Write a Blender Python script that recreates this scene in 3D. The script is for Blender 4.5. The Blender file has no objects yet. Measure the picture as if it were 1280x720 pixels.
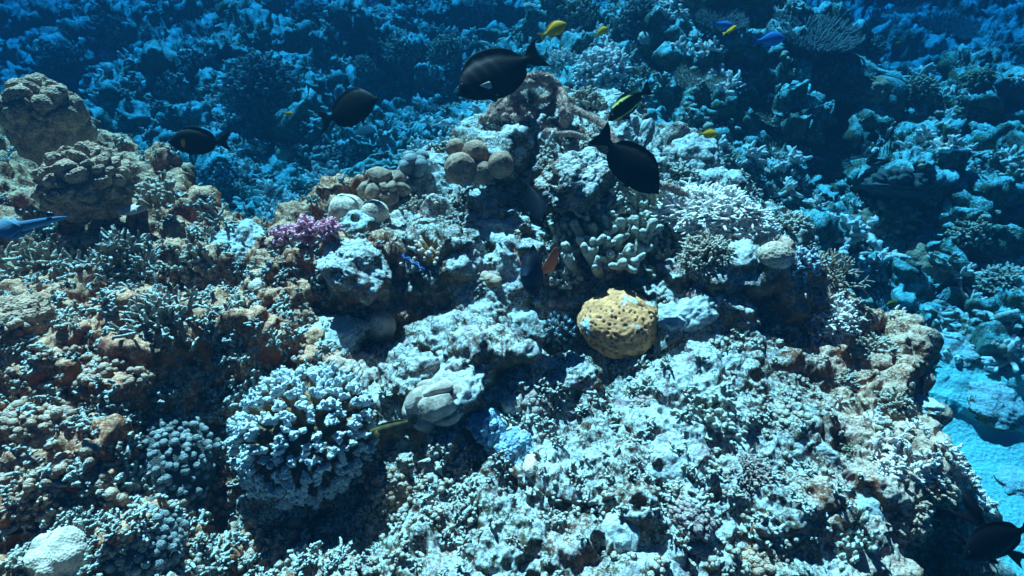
import bpy, bmesh, math, random
import numpy as np
from mathutils import Vector, Matrix
R = math.radians
SC = bpy.context.scene
COL = SC.collection

# ------------------------------------------------------------------ camera
CAMZ, PITCH, FPX = 1.15, R(35.0), 698.0          # FPX: focal length for a 1280 px wide frame
cd = bpy.data.cameras.new('camera'); cam = bpy.data.objects.new('camera', cd); COL.objects.link(cam)
cam.location = (0, 0, CAMZ); cam.rotation_euler = (math.pi/2 - PITCH, 0, 0)
cd.sensor_width = 36; cd.lens = 36*FPX/1280.0; cd.clip_start = .02; cd.clip_end = 300
SC.camera = cam
# ------------------------------------------------------------------ light
SUN_EL, SUN_AZ = R(51), R(-22)                    # azimuth clockwise from +Y (the view direction)
w = bpy.data.worlds.new('World'); SC.world = w; w.use_nodes = True
nt = w.node_tree; bg = nt.nodes['Background']
sky = nt.nodes.new('ShaderNodeTexSky'); sky.sky_type = 'NISHITA'; sky.sun_disc = False
sky.sun_elevation = SUN_EL; sky.sun_rotation = SUN_AZ
flt = nt.nodes.new('ShaderNodeMix'); flt.data_type = 'RGBA'; flt.blend_type = 'MULTIPLY'; flt.inputs[0].default_value = 1
flt.inputs[7].default_value = (.04, .10, .19, 1)     # daylight has already passed metres of sea water
nt.links.new(sky.outputs[0], flt.inputs[6]); nt.links.new(flt.outputs[2], bg.inputs[0]); bg.inputs[1].default_value = .05
sd = bpy.data.lights.new('sun', 'SUN'); sun = bpy.data.objects.new('sun', sd); COL.objects.link(sun)
sd.energy = 5.0; sd.angle = R(.5); sd.color = (1, .79, .745)
sv = Vector((math.sin(SUN_AZ)*math.cos(SUN_EL), math.cos(SUN_AZ)*math.cos(SUN_EL), math.sin(SUN_EL)))
sun.rotation_euler = sv.to_track_quat('Z', 'Y').to_euler(); sun.location = sv*20
SC.view_settings.view_transform = 'Standard'; SC.view_settings.look = 'None'
SC.view_settings.gamma = 1; SC.view_settings.use_curve_mapping = False
SC.view_settings.exposure = 2.55
cy = SC.cycles
cy.max_bounces = 5; cy.diffuse_bounces = 2; cy.glossy_bounces = 1; cy.volume_bounces = 1; cy.transmission_bounces = 2
cy.use_denoising = True; cy.sample_clamp_indirect = 4
cy.caustics_reflective = False; cy.caustics_refractive = False
HAZE_DENSITY = .70

# ------------------------------------------------------------------ numeric noise
_rs = np.random.RandomState(7)
_G = _rs.normal(size=(256, 3)); _G /= np.linalg.norm(_G, axis=1)[:, None]
_PT = _rs.permutation(256).astype(np.int64)
def _h(ix, iy, iz):
    return _PT[(_PT[(_PT[ix & 255] + iy) & 255] + iz) & 255]
def perlin(P):
    out = np.empty(len(P))
    for s in range(0, len(P), 200000):
        p = P[s:s+200000]; i = np.floor(p).astype(np.int64); f = p - i
        u = f*f*f*(f*(f*6-15)+10); r = np.zeros(len(p))
        for dx in (0, 1):
            wx = u[:, 0] if dx else 1-u[:, 0]
            for dy in (0, 1):
                wy = u[:, 1] if dy else 1-u[:, 1]
                for dz in (0, 1):
                    wz = u[:, 2] if dz else 1-u[:, 2]
                    g = _G[_h(i[:, 0]+dx, i[:, 1]+dy, i[:, 2]+dz)]
                    r += wx*wy*wz*(g[:, 0]*(f[:, 0]-dx)+g[:, 1]*(f[:, 1]-dy)+g[:, 2]*(f[:, 2]-dz))
        out[s:s+200000] = r*1.6
    return out
_J = _rs.rand(256, 3)
def worley(P, jit=.9):
    """F1 and F2 distances"""
    a = np.empty(len(P)); b = np.empty(len(P))
    for s in range(0, len(P), 200000):
        p = P[s:s+200000]; i = np.floor(p).astype(np.int64); f = p - i
        f1 = np.full(len(p), 9.); f2 = f1.copy()
        for dx in (-1, 0, 1):
            for dy in (-1, 0, 1):
                for dz in (-1, 0, 1):
                    j = _J[_h(i[:, 0]+dx, i[:, 1]+dy, i[:, 2]+dz)]*jit + (1-jit)/2
                    q = (j[:, 0]+dx-f[:, 0])**2+(j[:, 1]+dy-f[:, 1])**2+(j[:, 2]+dz-f[:, 2])**2
                    f2 = np.minimum(f2, np.maximum(f1, q)); f1 = np.minimum(f1, q)
        a[s:s+200000] = np.sqrt(f1); b[s:s+200000] = np.sqrt(f2)
    return a, b
def fbm(P, n=4, g=.5):
    r = np.zeros(len(P)); a = 1.
    for k in range(n):
        r += a*perlin(P*2**k + 17.3*k); a *= g
    return r
def sstep(a, b, x):
    t = np.clip((x-a)/(b-a), 0, 1); return t*t*(3-2*t)

# ------------------------------------------------------------------ mesh building
def mesh_from(name, V, Fs, attrs=None, smooth=True):
    V = np.asarray(V, dtype=np.float32); Fs = [np.asarray(f, dtype=np.int32) for f in Fs if len(f)]
    me = bpy.data.meshes.new(name); me.vertices.add(len(V)); me.vertices.foreach_set('co', V.ravel())
    lt = np.concatenate([np.full(len(f), f.shape[1], np.int32) for f in Fs])
    lv = np.concatenate([f.ravel() for f in Fs])
    me.loops.add(len(lv)); me.loops.foreach_set('vertex_index', lv)
    me.polygons.add(len(lt)); ls = np.zeros(len(lt), np.int32); ls[1:] = np.cumsum(lt)[:-1]
    me.polygons.foreach_set('loop_start', ls)
    me.polygons.foreach_set('use_smooth', np.full(len(lt), smooth))
    me.update(calc_edges=True)
    for k, a in (attrs or {}).items():
        a = np.asarray(a, dtype=np.float32)
        if a.ndim == 1:
            at = me.attributes.new(k, 'FLOAT', 'POINT'); at.data.foreach_set('value', a)
        else:
            at = me.attributes.new(k, 'FLOAT_COLOR', 'POINT')
            if a.shape[1] == 3: a = np.hstack([a, np.ones((len(a), 1), np.float32)])
            at.data.foreach_set('color', a.ravel())
    return me
def link(name, me, mat=None, parent=None):
    o = bpy.data.objects.new(name, me); COL.objects.link(o)
    if mat is not None and not me.materials: me.materials.append(mat)
    if parent is not None: o.parent = parent
    return o
def tag(o, label=None, cat=None, group=None, kind=None):
    if label: o['label'] = label
    if cat: o['category'] = cat
    if group: o['group'] = group
    if kind: o['kind'] = kind
    return o
def cat_mesh(parts):
    """parts: list of (V, F, A) with triangle or quad F; returns joined V, [F...], A"""
    Vs, Fs, As, n = [], {}, [], 0
    for V, F, A in parts:
        for f in (F if isinstance(F, list) else [F]):
            if len(f): Fs.setdefault(f.shape[1], []).append(f+n)
        Vs.append(V); As.append(A); n += len(V)
    return np.vstack(Vs), [np.vstack(v) for v in Fs.values()], np.concatenate(As)

# ------------------------------------------------------------------ picture point -> world
CP, SP = math.cos(PITCH), math.sin(PITCH)
def ray(px, py):
    x = (px-640)/FPX; y = (360-py)/FPX
    return np.array([x, CP+y*SP, -SP+y*CP])
def atz(px, py, z):
    d = ray(px, py); t = (z-CAMZ)/d[2]; return d[0]*t, d[1]*t
def atd(px, py, t):
    d = ray(px, py); return Vector((d[0]*t, d[1]*t, CAMZ+d[2]*t))

# ------------------------------------------------------------------ materials
def N(nt, t, **kw):
    n = nt.nodes.new(t)
    for k, v in kw.items():
        if k.startswith('i_'): n.inputs[k[2:].replace('_', ' ')].default_value = v
        else: setattr(n, k, v)
    return n
def ramp(nt, fac, stops, interp='LINEAR'):
    r = nt.nodes.new('ShaderNodeValToRGB'); r.color_ramp.interpolation = interp
    e = r.color_ramp.elements
    while len(e) < len(stops): e.new(.5)
    for k, (p, c) in enumerate(stops):
        e[k].position = p; e[k].color = (*(c if isinstance(c, (tuple, list)) else (c, c, c)), 1)
    nt.links.new(fac, r.inputs[0]); return r.outputs[0]
def mixc(nt, fac, a, b, mode='MIX'):
    m = nt.nodes.new('ShaderNodeMix'); m.data_type = 'RGBA'; m.blend_type = mode
    for sock, v in ((m.inputs[0], fac), (m.inputs[6], a), (m.inputs[7], b)):
        if hasattr(v, 'is_linked') or isinstance(v, bpy.types.NodeSocket): nt.links.new(v, sock)
        elif isinstance(v, (tuple, list)): sock.default_value = (*v, 1)
        else: sock.default_value = v
    return m.outputs[2]
def math_(nt, op, a, b=0., clamp=False):
    m = nt.nodes.new('ShaderNodeMath'); m.operation = op; m.use_clamp = clamp
    for s, v in ((m.inputs[0], a), (m.inputs[1], b)):
        if isinstance(v, bpy.types.NodeSocket): nt.links.new(v, s)
        else: s.default_value = v
    return m.outputs[0]
def new_mat(name, rough=.85, spec=.2):
    m = bpy.data.materials.new(name); m.use_nodes = True; nt = m.node_tree
    b = nt.nodes['Principled BSDF']; b.inputs['Roughness'].default_value = rough
    b.inputs['Specular IOR Level'].default_value = spec
    return m, nt, b
def noise(nt, vec, scale, detail=4, rough=.6, dist=0.):
    n = nt.nodes.new('ShaderNodeTexNoise'); n.inputs['Scale'].default_value = scale
    n.inputs['Detail'].default_value = detail; n.inputs['Roughness'].default_value = rough
    n.inputs['Distortion'].default_value = dist
    nt.links.new(vec, n.inputs['Vector']); return n.outputs[0]
def voro(nt, vec, scale, feature='F1', out='Distance', rnd=1.):
    n = nt.nodes.new('ShaderNodeTexVoronoi'); n.feature = feature; n.inputs['Scale'].default_value = scale
    n.inputs['Randomness'].default_value = rnd
    nt.links.new(vec, n.inputs['Vector']); return n.outputs[out]
def bump(nt, b, h, dist, strength=1.):
    n = nt.nodes.new('ShaderNodeBump'); n.inputs['Distance'].default_value = dist
    n.inputs['Strength'].default_value = strength
    nt.links.new(h, n.inputs['Height']); nt.links.new(n.outputs[0], b.inputs['Normal'])

def rock_material(name, pale=(.62, .70, .70), tan=(.34, .20, .11), dark=(.05, .036, .024), cover=.30, blotch=3.):
    m, nt, b = new_mat(name, .9, .12)
    pos = nt.nodes.new('ShaderNodeNewGeometry').outputs['Position']
    nrm = nt.nodes.new('ShaderNodeNewGeometry').outputs['Normal']
    sx = nt.nodes.new('ShaderNodeSeparateXYZ'); nt.links.new(nrm, sx.inputs[0]); up = sx.outputs[2]
    big = noise(nt, pos, blotch, 5, .65); mid = noise(nt, pos, 22, 4, .7); fine = noise(nt, pos, 130, 3, .75)
    # sediment lies on what faces upwards, turf algae and crusts grow elsewhere
    s = math_(nt, 'ADD', math_(nt, 'MULTIPLY', up, .55), math_(nt, 'MULTIPLY', mid, .9))
    s = math_(nt, 'ADD', s, math_(nt, 'MULTIPLY', math_(nt, 'SUBTRACT', big, .5), 1.1))
    s = math_(nt, 'ADD', s, math_(nt, 'MULTIPLY', math_(nt, 'SUBTRACT', fine, .5), 1.7))
    fac = ramp(nt, math_(nt, 'SUBTRACT', s, .62-cover*.5+.22), [(0, 0), (.34, 1)])
    base = mixc(nt, ramp(nt, mid, [(.36, 0), (.62, 1)]), dark, tan)
    hue = noise(nt, pos, 7.5, 3, .6)
    base = mixc(nt, ramp(nt, hue, [(.53, 0), (.62, .7)]), base, (.36, .13, .06))
    base = mixc(nt, ramp(nt, hue, [(.32, .5), (.42, 0)]), base, (.13, .15, .05))
    c = mixc(nt, fac, base, pale)
    pink = ramp(nt, noise(nt, pos, 13, 2, .5), [(.62, 0), (.70, .5)])
    c = mixc(nt, pink, c, (.45, .27, .31))
    speck = ramp(nt, voro(nt, pos, 95), [(.10, .75), (.30, 0)])
    c = mixc(nt, math_(nt, 'MULTIPLY', speck, ramp(nt, noise(nt, pos, 9, 2), [(.45, 0), (.6, 1)])), c, (.04, .035, .03))
    nt.links.new(c, b.inputs['Base Color'])
    h = math_(nt, 'ADD', math_(nt, 'MULTIPLY', noise(nt, pos, 90, 5, .75), 1.), math_(nt, 'MULTIPLY', voro(nt, pos, 60), .6))
    bump(nt, b, h, .012, 1.)
    return m
# ------------------------------------------------------------------ reef terrain
EDGE = [(1220, 900, -.25), (1178, 700, -.15), (1205, 612, -.12), (1165, 560, -.15), (1140, 500, -.15), (1110, 430, -.12),
        (1060, 370, -.05), (1020, 310, 0), (985, 255, .05), (930, 225, .1), (860, 190, .12), (800, 150, .16), (740, 130, .2),
        (640, 135, .25), (560, 175, .2), (500, 228, .05), (420, 262, 0), (345, 290, .02), (280, 288, .02), (225, 240, .02),
        (170, 195, .1), (100, 160, .1), (0, 150, .1), (-300, 150, .1), (-900, 300, .1), (-900, 1100, .0), (400, 1900, -.1)]
EDGE_XY = np.array([atz(*e) for e in EDGE])
def sdf_poly(X, Y, poly):
    d = np.full(X.shape, 1e9); inside = np.zeros(X.shape, bool); n = len(poly)
    for k in range(n):
        ax, ay = poly[k]; bx, by = poly[(k+1) % n]
        ex, ey = bx-ax, by-ay; t = np.clip(((X-ax)*ex+(Y-ay)*ey)/(ex*ex+ey*ey+1e-12), 0, 1)
        d = np.minimum(d, np.hypot(X-ax-t*ex, Y-ay-t*ey))
        c = ((ay > Y) != (by > Y)) & (X < (bx-ax)*(Y-ay)/(by-ay+1e-12)+ax)
        inside ^= c
    return np.where(inside, d, -d)
TOP = [  # (px, py, height)
    (640, 720, -.10), (400, 720, -.16), (200, 720, -.12), (40, 720, .02), (900, 720, -.14), (1100, 720, -.2), (1200, 720, -.3),
    (640, 620, -.06), (800, 640, -.06), (980, 620, -.05), (1120, 620, -.08), (1190, 600, -.1),
    (540, 640, -.10), (450, 620, -.20), (380, 640, -.2), (260, 640, -.2), (240, 600, -.18), (330, 520, -.02), (420, 560, -.06),
    (150, 640, .0), (60, 600, .08), (0, 560, .1), (150, 560, .05), (80, 500, .08), (180, 510, .06), (180, 450, .14), (60, 440, .18),
    (520, 560, -.06), (600, 560, -.05), (690, 540, -.06), (468, 480, -.03), (490, 470, -.28), (488, 500, -.28), (512, 485, .0), (640, 500, -.04), (693, 500, -.26), (690, 460, -.22), (715, 500, -.04),
    (560, 470, .05), (600, 440, .07), (640, 410, .05), (520, 420, .05), (400, 440, .05), (300, 460, .05), (660, 450, .06),
    (740, 480, -.02), (800, 480, .0), (860, 450, .02), (950, 470, .0), (1050, 500, -.04), (1120, 520, -.08), (860, 560, -.04), (1000, 560, -.04),
    (240, 400, .10), (255, 375, .02), (150, 380, .16), (40, 350, .18), (330, 400, .07), (420, 370, .07), (350, 330, .12), (440, 330, .16),
    (120, 300, .14), (0, 280, .10), (220, 310, .13), (290, 310, .08), (420, 300, .10), (480, 290, .10), (520, 300, .14),
    (540, 350, .07), (600, 370, .03), (650, 380, .0), (700, 375, .0), (640, 340, -.02), (600, 320, .02), (680, 325, -.02), (740, 350, .02),
    (580, 285, .20), (650, 280, .20), (620, 255, .22), (540, 270, .16), (700, 290, .12), (760, 330, .10), (800, 350, .02), (870, 365, -.05), (940, 365, -.02),
    (850, 318, .16), (920, 314, .18), (965, 316, .16), (840, 345, -.04), (900, 348, -.09), (950, 350, -.06), (900, 280, .16), (800, 270, .14), (1000, 380, .06), (1040, 400, .02), (880, 400, .02), (980, 420, .0),
    (640, 215, .22), (700, 215, .32), (760, 215, .26), (720, 185, .34), (650, 170, .36), (600, 175, .26), (600, 230, .12), (820, 220, .2), (900, 230, .12)]
OUT = [
    (1240, 560, -.95), (1180, 540, -.95), (1290, 640, -1.0), (1190, 660, -1.0), (1400, 600, -1.), (1300, 560, -.93),
    (1160, 470, -.86), (1240, 480, -.80), (1300, 450, -.75), (1130, 410, -.75), (1200, 400, -.66), (1280, 380, -.62),
    (1080, 340, -.85), (1130, 320, -.62), (1210, 310, -.5), (1290, 300, -.55), (1050, 290, -.9), (1130, 250, -.4), (1210, 240, -.36), (1300, 220, -.5),
    (1060, 230, -.72), (1110, 190, -.2), (1180, 180, -.15), (1230, 110, -.02), (1210, 80, .0), (1280, 140, -.5), (1350, 120, -.6),
    (1010, 205, -.95), (1060, 205, -.95), (1000, 250, -.9), (930, 240, -.75), (960, 190, -.5), (1000, 150, -.25), (1060, 145, -.45),
    (900, 170, -.15), (850, 130, -.1), (930, 120, .0), (1000, 100, .08), (1060, 100, .0), (1095, 140, -.1), (790, 100, -.05), (720, 95, .05),
    (860, 60, .22), (940, 60, .22), (1010, 45, .22), (1060, 50, .12), (760, 60, .15), (700, 50, .1), (680, 10, .28), (780, -5, .25), (880, 8, .33), (960, 14, .30), (1040, 18, .28),
    (640, 60, -.45), (580, 100, -.65), (480, 110, -.6),
    (250, 260, -.85), (400, 230, -.8), (480, 200, -.75), (340, 180, -.72), (250, 190, -.7), (120, 120, -.7), (560, 150, -.75), (30, 90, -.6),
    (330, 140, -.5), (300, 90, -.3), (420, 60, -.22), (500, 45, -.12), (600, 55, -.15), (570, 90, -.42), (200, 90, -.3), (220, 50, -.22), (80, 50, -.2),
    (130, 20, -.05), (350, 10, -.05), (500, 0, .05), (620, 0, .05), (-100, 30, -.2), (-200, 100, -.6)]
OUTW = [  # world x, y, z beyond the picture's rows
    (-12, 12, .6), (-6, 12, .5), (-2, 11, .4), (0, 9.5, .25), (2.2, 7.5, -.7), (3.4, 8.5, -.7), (5, 9, -.2), (7, 11, .4), (2.5, 12, .2),
    (12, 12, .6), (6, 7, -.2), (5, 5, -.5), (7, 3, -.7), (4, 2, -1), (3, 1, -1.05), (3, -1, -1.1), (6, -2, -1), (12, 0, -.8), (4, 6, -.75),
    (-8, 6, -.2), (-10, 2, -.3), (-4, 4.2, -.8), (-6, 3, -.7), (1.7, 6.6, -.6), (.2, 6.4, -.5), (-3, 8.2, -.35)]
def rbf(ctrl):
    P = ctrl[:, :2]; D = np.hypot(P[:, None, 0]-P[None, :, 0], P[:, None, 1]-P[None, :, 1])
    n = len(P); A = np.zeros((n+1, n+1)); A[:n, :n] = -D; A[:n, :n] -= np.eye(n)*.015; A[n, :n] = 1; A[:n, n] = 1
    wgt = np.linalg.solve(A, np.append(ctrl[:, 2], 0))
    def f(X, Y):
        r = np.full(X.shape, wgt[n])
        for k in range(n): r -= wgt[k]*np.sqrt((X-P[k, 0])**2+(Y-P[k, 1])**2+.0004)
        return r
    return f
f_top = rbf(np.array([(*atz(a, b, c), c) for a, b, c in TOP]+[(-3.5, 2, .2), (-3.5, 0, .1), (0, -1.5, -.1), (2.5, 0, -.3)]))
f_out = rbf(np.array([(*atz(a, b, c), c) for a, b, c in OUT]+list(OUTW)))
def H0(X, Y):
    sh = X.shape; X = X.ravel(); Y = Y.ravel(); Z = np.zeros(len(X))
    q = np.stack([X*1.9, Y*1.9, Z], 1)
    wob = fbm(q, 3)*.11
    s = sdf_poly(X, Y, EDGE_XY)+wob
    m = sstep(-.22, .05, s)
    t = np.clip(f_top(X, Y), -.4, .6); o = np.clip(f_out(X, Y), -1.15, 1.)
    # blocky terraces on the outer reef: steep faces between flatter steps
    n1 = fbm(np.stack([X*.9+5, Y*.9, Z+3], 1), 3)
    o = o + .16*n1 * sstep(-.95, -.7, o)
    st = .26; k = (o+.12*n1)/st; fr = k-np.floor(k); ter = (np.floor(k)+sstep(.30, .72, fr))*st-.12*n1
    o = np.where(o > -.9, o*.3+ter*.7, o)
    return (o*(1-m)+t*m).reshape(sh), m.reshape(sh)

NPHI, NR = 1500, 1000
phi = np.linspace(R(-78), R(78), NPHI)
# profile resampled so rows fall evenly over what the eye sees, steep faces included
rp = np.concatenate([np.linspace(.12, 6, 700), np.linspace(6.03, 17, 260)])
ph_c = phi[::6]; RP, PC = np.meshgrid(rp, ph_c)
Hc, _ = H0(RP*np.sin(PC), RP*np.cos(PC))
dr = np.diff(RP, axis=1); dh = np.diff(Hc, axis=1); rm = (RP[:, 1:]+RP[:, :-1])/2
dist = np.sqrt(rm**2+(CAMZ-Hc[:, 1:])**2)
hide = np.clip((CAMZ-Hc[:, 1:])/dist, .12, 1)            # grazing rows need fewer samples
ds = np.sqrt((dr*hide)**2+(dh*.75)**2)/dist
ds = ds*np.where(rm < .35, .4, 1)
cs = np.concatenate([np.zeros((len(ph_c), 1)), np.cumsum(ds, axis=1)], axis=1); cs /= cs[:, -1:]
# smooth the mapping sideways to avoid shear
for _ in range(6): cs[1:-1] = (cs[:-2]+cs[1:-1]+cs[2:])/3
u = np.linspace(0, 1, NR)
rc = np.stack([np.interp(u, cs[k], rp) for k in range(len(ph_c))])
rr = np.empty((NPHI, NR))
for j in range(NR): rr[:, j] = np.interp(phi, ph_c, rc[:, j])
X = rr*np.sin(phi)[:, None]; Y = rr*np.cos(phi)[:, None]
Z, M = H0(X, Y)
def grid_normals(X, Y, Z):
    P = np.stack([X, Y, Z], 2); a = np.gradient(P, axis=0); b = np.gradient(P, axis=1)
    n = np.cross(a, b); n /= np.linalg.norm(n, axis=2)[..., None]+1e-12
    return np.where(n[..., 2:] < 0, -n, n) if np.mean(n[..., 2]) < 0 and False else (n if np.mean(n[..., 2]) > 0 else -n)
def rough(X, Y, Z, M):
    """reef growth pushed out along the surface in rounded heads, knobs and pits, coarse to fine"""
    sh = X.shape
    far = 1-M.ravel()
    sand = sstep(-.72, -.86, Z.ravel())*far*sstep(.2, .6, X.ravel())      # sand channel stays smooth
    P0 = np.stack([X.ravel(), Y.ravel(), Z.ravel()], 1)
    n = grid_normals(X, Y, Z).reshape(-1, 3)
    warp = np.stack([perlin(P0*2.3+9), perlin(P0*2.3+33), perlin(P0*2.3+71)], 1)
    f1, f2 = worley((P0+warp*.16)*np.array([3.1, 3.1, 3.6])); g1, g2 = worley((P0+warp*.2)*np.array([1.25, 1.25, 1.6])+11)
    amp = (.095+.17*far)*(1-sand)
    d = amp*((.62-f1)*1.5*sstep(-.45, .35, perlin(P0*1.3+4)) - .08*sstep(.10, .0, f2-f1))
    d += .30*far*(1-sand)*(.55-g1)*sstep(-.5, .2, perlin(P0*.6+8))
    flo = far*sstep(.5, .1, P0[:, 0])*sstep(5.2, 4.4, P0[:, 1])*sstep(-.45, -.62, P0[:, 2])*sstep(-2.6, -2., P0[:, 0])
    d *= 1-.6*flo      # the shallow basin behind the left shoulder is flatter
    # heads lean outwards so their undersides fall into shade
    dirn = n*1.0; P = P0+dirn*d[:, None]
    Xd, Yd, Zd = (P[:, k].reshape(sh) for k in range(3))
    n = grid_normals(Xd, Yd, Zd).reshape(-1, 3)
    zone = sstep(-.25, .3, perlin(P0*1.7+50))                       # 0 smoother slabs, 1 knobbly growth
    slab = np.exp(-(((P0[:, 0]+.12)/.42)**2+((P0[:, 1]-1.42)/.2)**2))
    slab = np.maximum(slab, .8*np.exp(-(((P0[:, 0]-.45)/.35)**2+((P0[:, 1]-1.15)/.3)**2)))
    left = sstep(-.35, -.7, P0[:, 0])*M.ravel()
    zone = np.clip(zone*(1-.8*slab)+left*.6, 0.12, 1)
    f1, f2 = worley((P+warp*.05)*9.5)
    a = (.046+.045*far)*(1-.95*sand)
    d = a*((.6-f1)*1.7*(.35+.65*zone))
    d += (.045+.04*far)*(1-sand)*fbm(P*6.5, 3)*(1-.5*slab)
    f1, f2 = worley(P*24+3)
    d += (.015+.012*far)*(1-.95*sand)*(.6-f1)*1.6*(.15+.85*zone)
    pit = sstep(.30, .12, worley(P*13+31)[0])
    d -= .032*pit*(1-sand)*(.4+.6*zone)
    d += .0075*(1-.8*sand)*fbm(P*48, 2)
    f1, f2 = worley(P*58+3)
    d += .0052*(1-sand)*(.6-f1)*1.6*(.3+.7*zone)
    d += sand*.012*perlin(P*np.array([3, 9, 3]))
    P = P+n*d[:, None]
    return P.reshape(*sh, 3), sand.reshape(sh)
P3, SAND = rough(X, Y, Z, M)
XX, YY = P3[..., 0].ravel(), P3[..., 1].ravel(); wn = .18*perlin(np.stack([XX*3, YY*3, XX*0], 1))
WARM = M.ravel()*np.maximum(sstep(-.30, -.62, XX+wn), .8*sstep(.78, 1.0, XX+wn)*sstep(1.9, 1.5, YY))
idx = np.arange(NPHI*NR).reshape(NPHI, NR)
quads = np.stack([idx[:-1, :-1], idx[1:, :-1], idx[1:, 1:], idx[:-1, 1:]], -1).reshape(-1, 4)
m_rock = rock_material('reef rock')
reef = link('reef', mesh_from('reef', P3.reshape(-1, 3), [quads], {'sand': SAND.ravel(), 'outer': (1-M).ravel(), 'warm': WARM}), m_rock)
tag(reef, 'knobbly pale limestone reef mound and the reef slopes around it', None, None, 'structure')
# sand: own material mixed in on the flat channel
nt_ = m_rock.node_tree; b_ = nt_.nodes['Principled BSDF']
at = nt_.nodes.new('ShaderNodeAttribute'); at.attribute_name = 'sand'
old = b_.inputs['Base Color'].links[0].from_socket
wa = nt_.nodes.new('ShaderNodeAttribute'); wa.attribute_name = 'warm'      # rusty crusts on the left flank and the right rim
old = mixc(nt_, wa.outputs['Fac'], old, mixc(nt_, 1., old, (1.45, .72, .46), 'MULTIPLY'))
ou = nt_.nodes.new('ShaderNodeAttribute'); ou.attribute_name = 'outer'      # water's loss of red light painted into the outer reef's colour
old = mixc(nt_, ou.outputs['Fac'], old, mixc(nt_, 1., old, (.48, .92, .96), 'MULTIPLY'))
nt_.links.new(mixc(nt_, at.outputs['Fac'], old, (.38, .74, .72)), b_.inputs['Base Color'])

# sea floor of sand reaching out under everything
s = 19.0
def sheet(name, x0, x1, y0, y1, z, n):
    xs = np.linspace(x0, x1, n); ys = np.linspace(y0, y1, n); A, B = np.meshgrid(xs, ys)
    C = z+.03*perlin(np.stack([A.ravel()*1.3, B.ravel()*2.1, A.ravel()*0], 1)).reshape(A.shape)
    i = np.arange(n*n).reshape(n, n)
    return mesh_from(name, np.stack([A, B, C], 2).reshape(-1, 3), [np.stack([i[:-1, :-1], i[:-1, 1:], i[1:, 1:], i[1:, :-1]], -1).reshape(-1, 4)])
m_sand, nt, b = new_mat('sand', .95, .1)
pos = nt.nodes.new('ShaderNodeNewGeometry').outputs['Position']
nt.links.new(mixc(nt, noise(nt, pos, 60, 4, .7), (.36, .62, .60), (.46, .80, .77)), b.inputs['Base Color'])
bump(nt, b, noise(nt, pos, 25, 5, .6), .02)
tag(link('sand', sheet('sand', -s, s, -s, s, -1.22, 300), m_sand), 'pale rippled sand between the reefs', None, None, 'structure')

# haze: the water itself, an even volume round everything
hz = bpy.data.materials.new('sea water haze'); hz.use_nodes = True; nt = hz.node_tree
nt.nodes.remove(nt.nodes['Principled BSDF'])
vol = nt.nodes.new('ShaderNodeVolumePrincipled')
vol.inputs['Color'].default_value = (.0006, .0057, .0118, 1)
vol.inputs['Absorption Color'].default_value = (.03, .45, .655, 1)
vol.inputs['Density'].default_value = HAZE_DENSITY
vol.inputs['Anisotropy'].default_value = .15
nt.links.new(vol.outputs[0], nt.nodes['Material Output'].inputs['Volume'])
bmh = bmesh.new(); bmesh.ops.create_cube(bmh, size=1)
mh = bpy.data.meshes.new('haze'); bmh.to_mesh(mh); bmh.free()
ho = link('haze', mh, hz); ho.scale = (42, 42, 3.7); ho.location = (0, 0, -2.35+1.85)
tag(ho, 'blue sea water that fades far corals', None, None, 'stuff')
# ------------------------------------------------------------------ coral shapes (unit size, z up), each returns V, [F...], tip
_ico = {}
def ico(k):
    if k not in _ico:
        bm = bmesh.new(); bmesh.ops.create_icosphere(bm, subdivisions=k, radius=1)
        V = np.array([v.co[:] for v in bm.verts]); F = np.array([[v.index for v in f.verts] for f in bm.faces]); bm.free()
        _ico[k] = (V, F)
    return _ico[k]
def fib(n, cap, rs, jit=.35):
    """n directions over a cap of `cap` degrees about +z"""
    c = math.cos(R(cap)); k = np.arange(n)+.5
    z = 1-(1-c)*k/n; a = k*2.399963; s = np.sqrt(1-z*z)
    D = np.stack([s*np.cos(a), s*np.sin(a), z], 1)+rs.normal(size=(n, 3))*jit/math.sqrt(n)
    return D/np.linalg.norm(D, axis=1)[:, None]
def frames(D):
    up = np.where(np.abs(D[:, 2:3]) > .9, np.array([[1., 0, 0]]), np.array([[0, 0, 1.]]))
    a = np.cross(D, up); a /= np.linalg.norm(a, axis=1)[:, None]; return a, np.cross(D, a)
def tubes(P0, P1, r0, r1, n=7, bend=None, ts=(0, .35, .7, .9, 1.), t0=0., t1=1.):
    """round-ended tapering branches, all at once"""
    B = len(P0); D = P1-P0; L = np.linalg.norm(D, axis=1); D = D/(L[:, None]+1e-9); a, b = frames(D)
    r0 = np.broadcast_to(r0, (B,)); r1 = np.broadcast_to(r1, (B,))
    t0 = np.broadcast_to(t0, (B,)); t1 = np.broadcast_to(t1, (B,))
    an = np.arange(n)*2*np.pi/n; rings = []; tips = []
    for j, t in enumerate(ts[:-1]):
        rad = r0+(r1-r0)*t
        if j == len(ts)-2: rad = rad*.78
        c = P0+(P1-P0)*t
        if bend is not None: c = c+bend*(math.sin(t*math.pi*.9))
        rings.append(c[:, None]+rad[:, None, None]*(np.cos(an)[None, :, None]*a[:, None]+np.sin(an)[None, :, None]*b[:, None]))
        tips.append(np.repeat((t0+(t1-t0)*t)[:, None], n, 1))
    m = len(rings); V = np.concatenate(rings+[P1[:, None]], axis=1); T = np.concatenate(tips+[t1[:, None]], axis=1)
    f = []
    for j in range(m-1):
        for k in range(n): f.append((j*n+k, j*n+(k+1) % n, (j+1)*n+(k+1) % n, (j+1)*n+k))
    g = [((m-1)*n+k, (m-1)*n+(k+1) % n, m*n) for k in range(n)]
    off = (np.arange(B)*(m*n+1))[:, None, None]
    return V.reshape(-1, 3), [(np.array(f)[None]+off).reshape(-1, 4), (np.array(g)[None]+off).reshape(-1, 3)], T.ravel()
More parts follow.
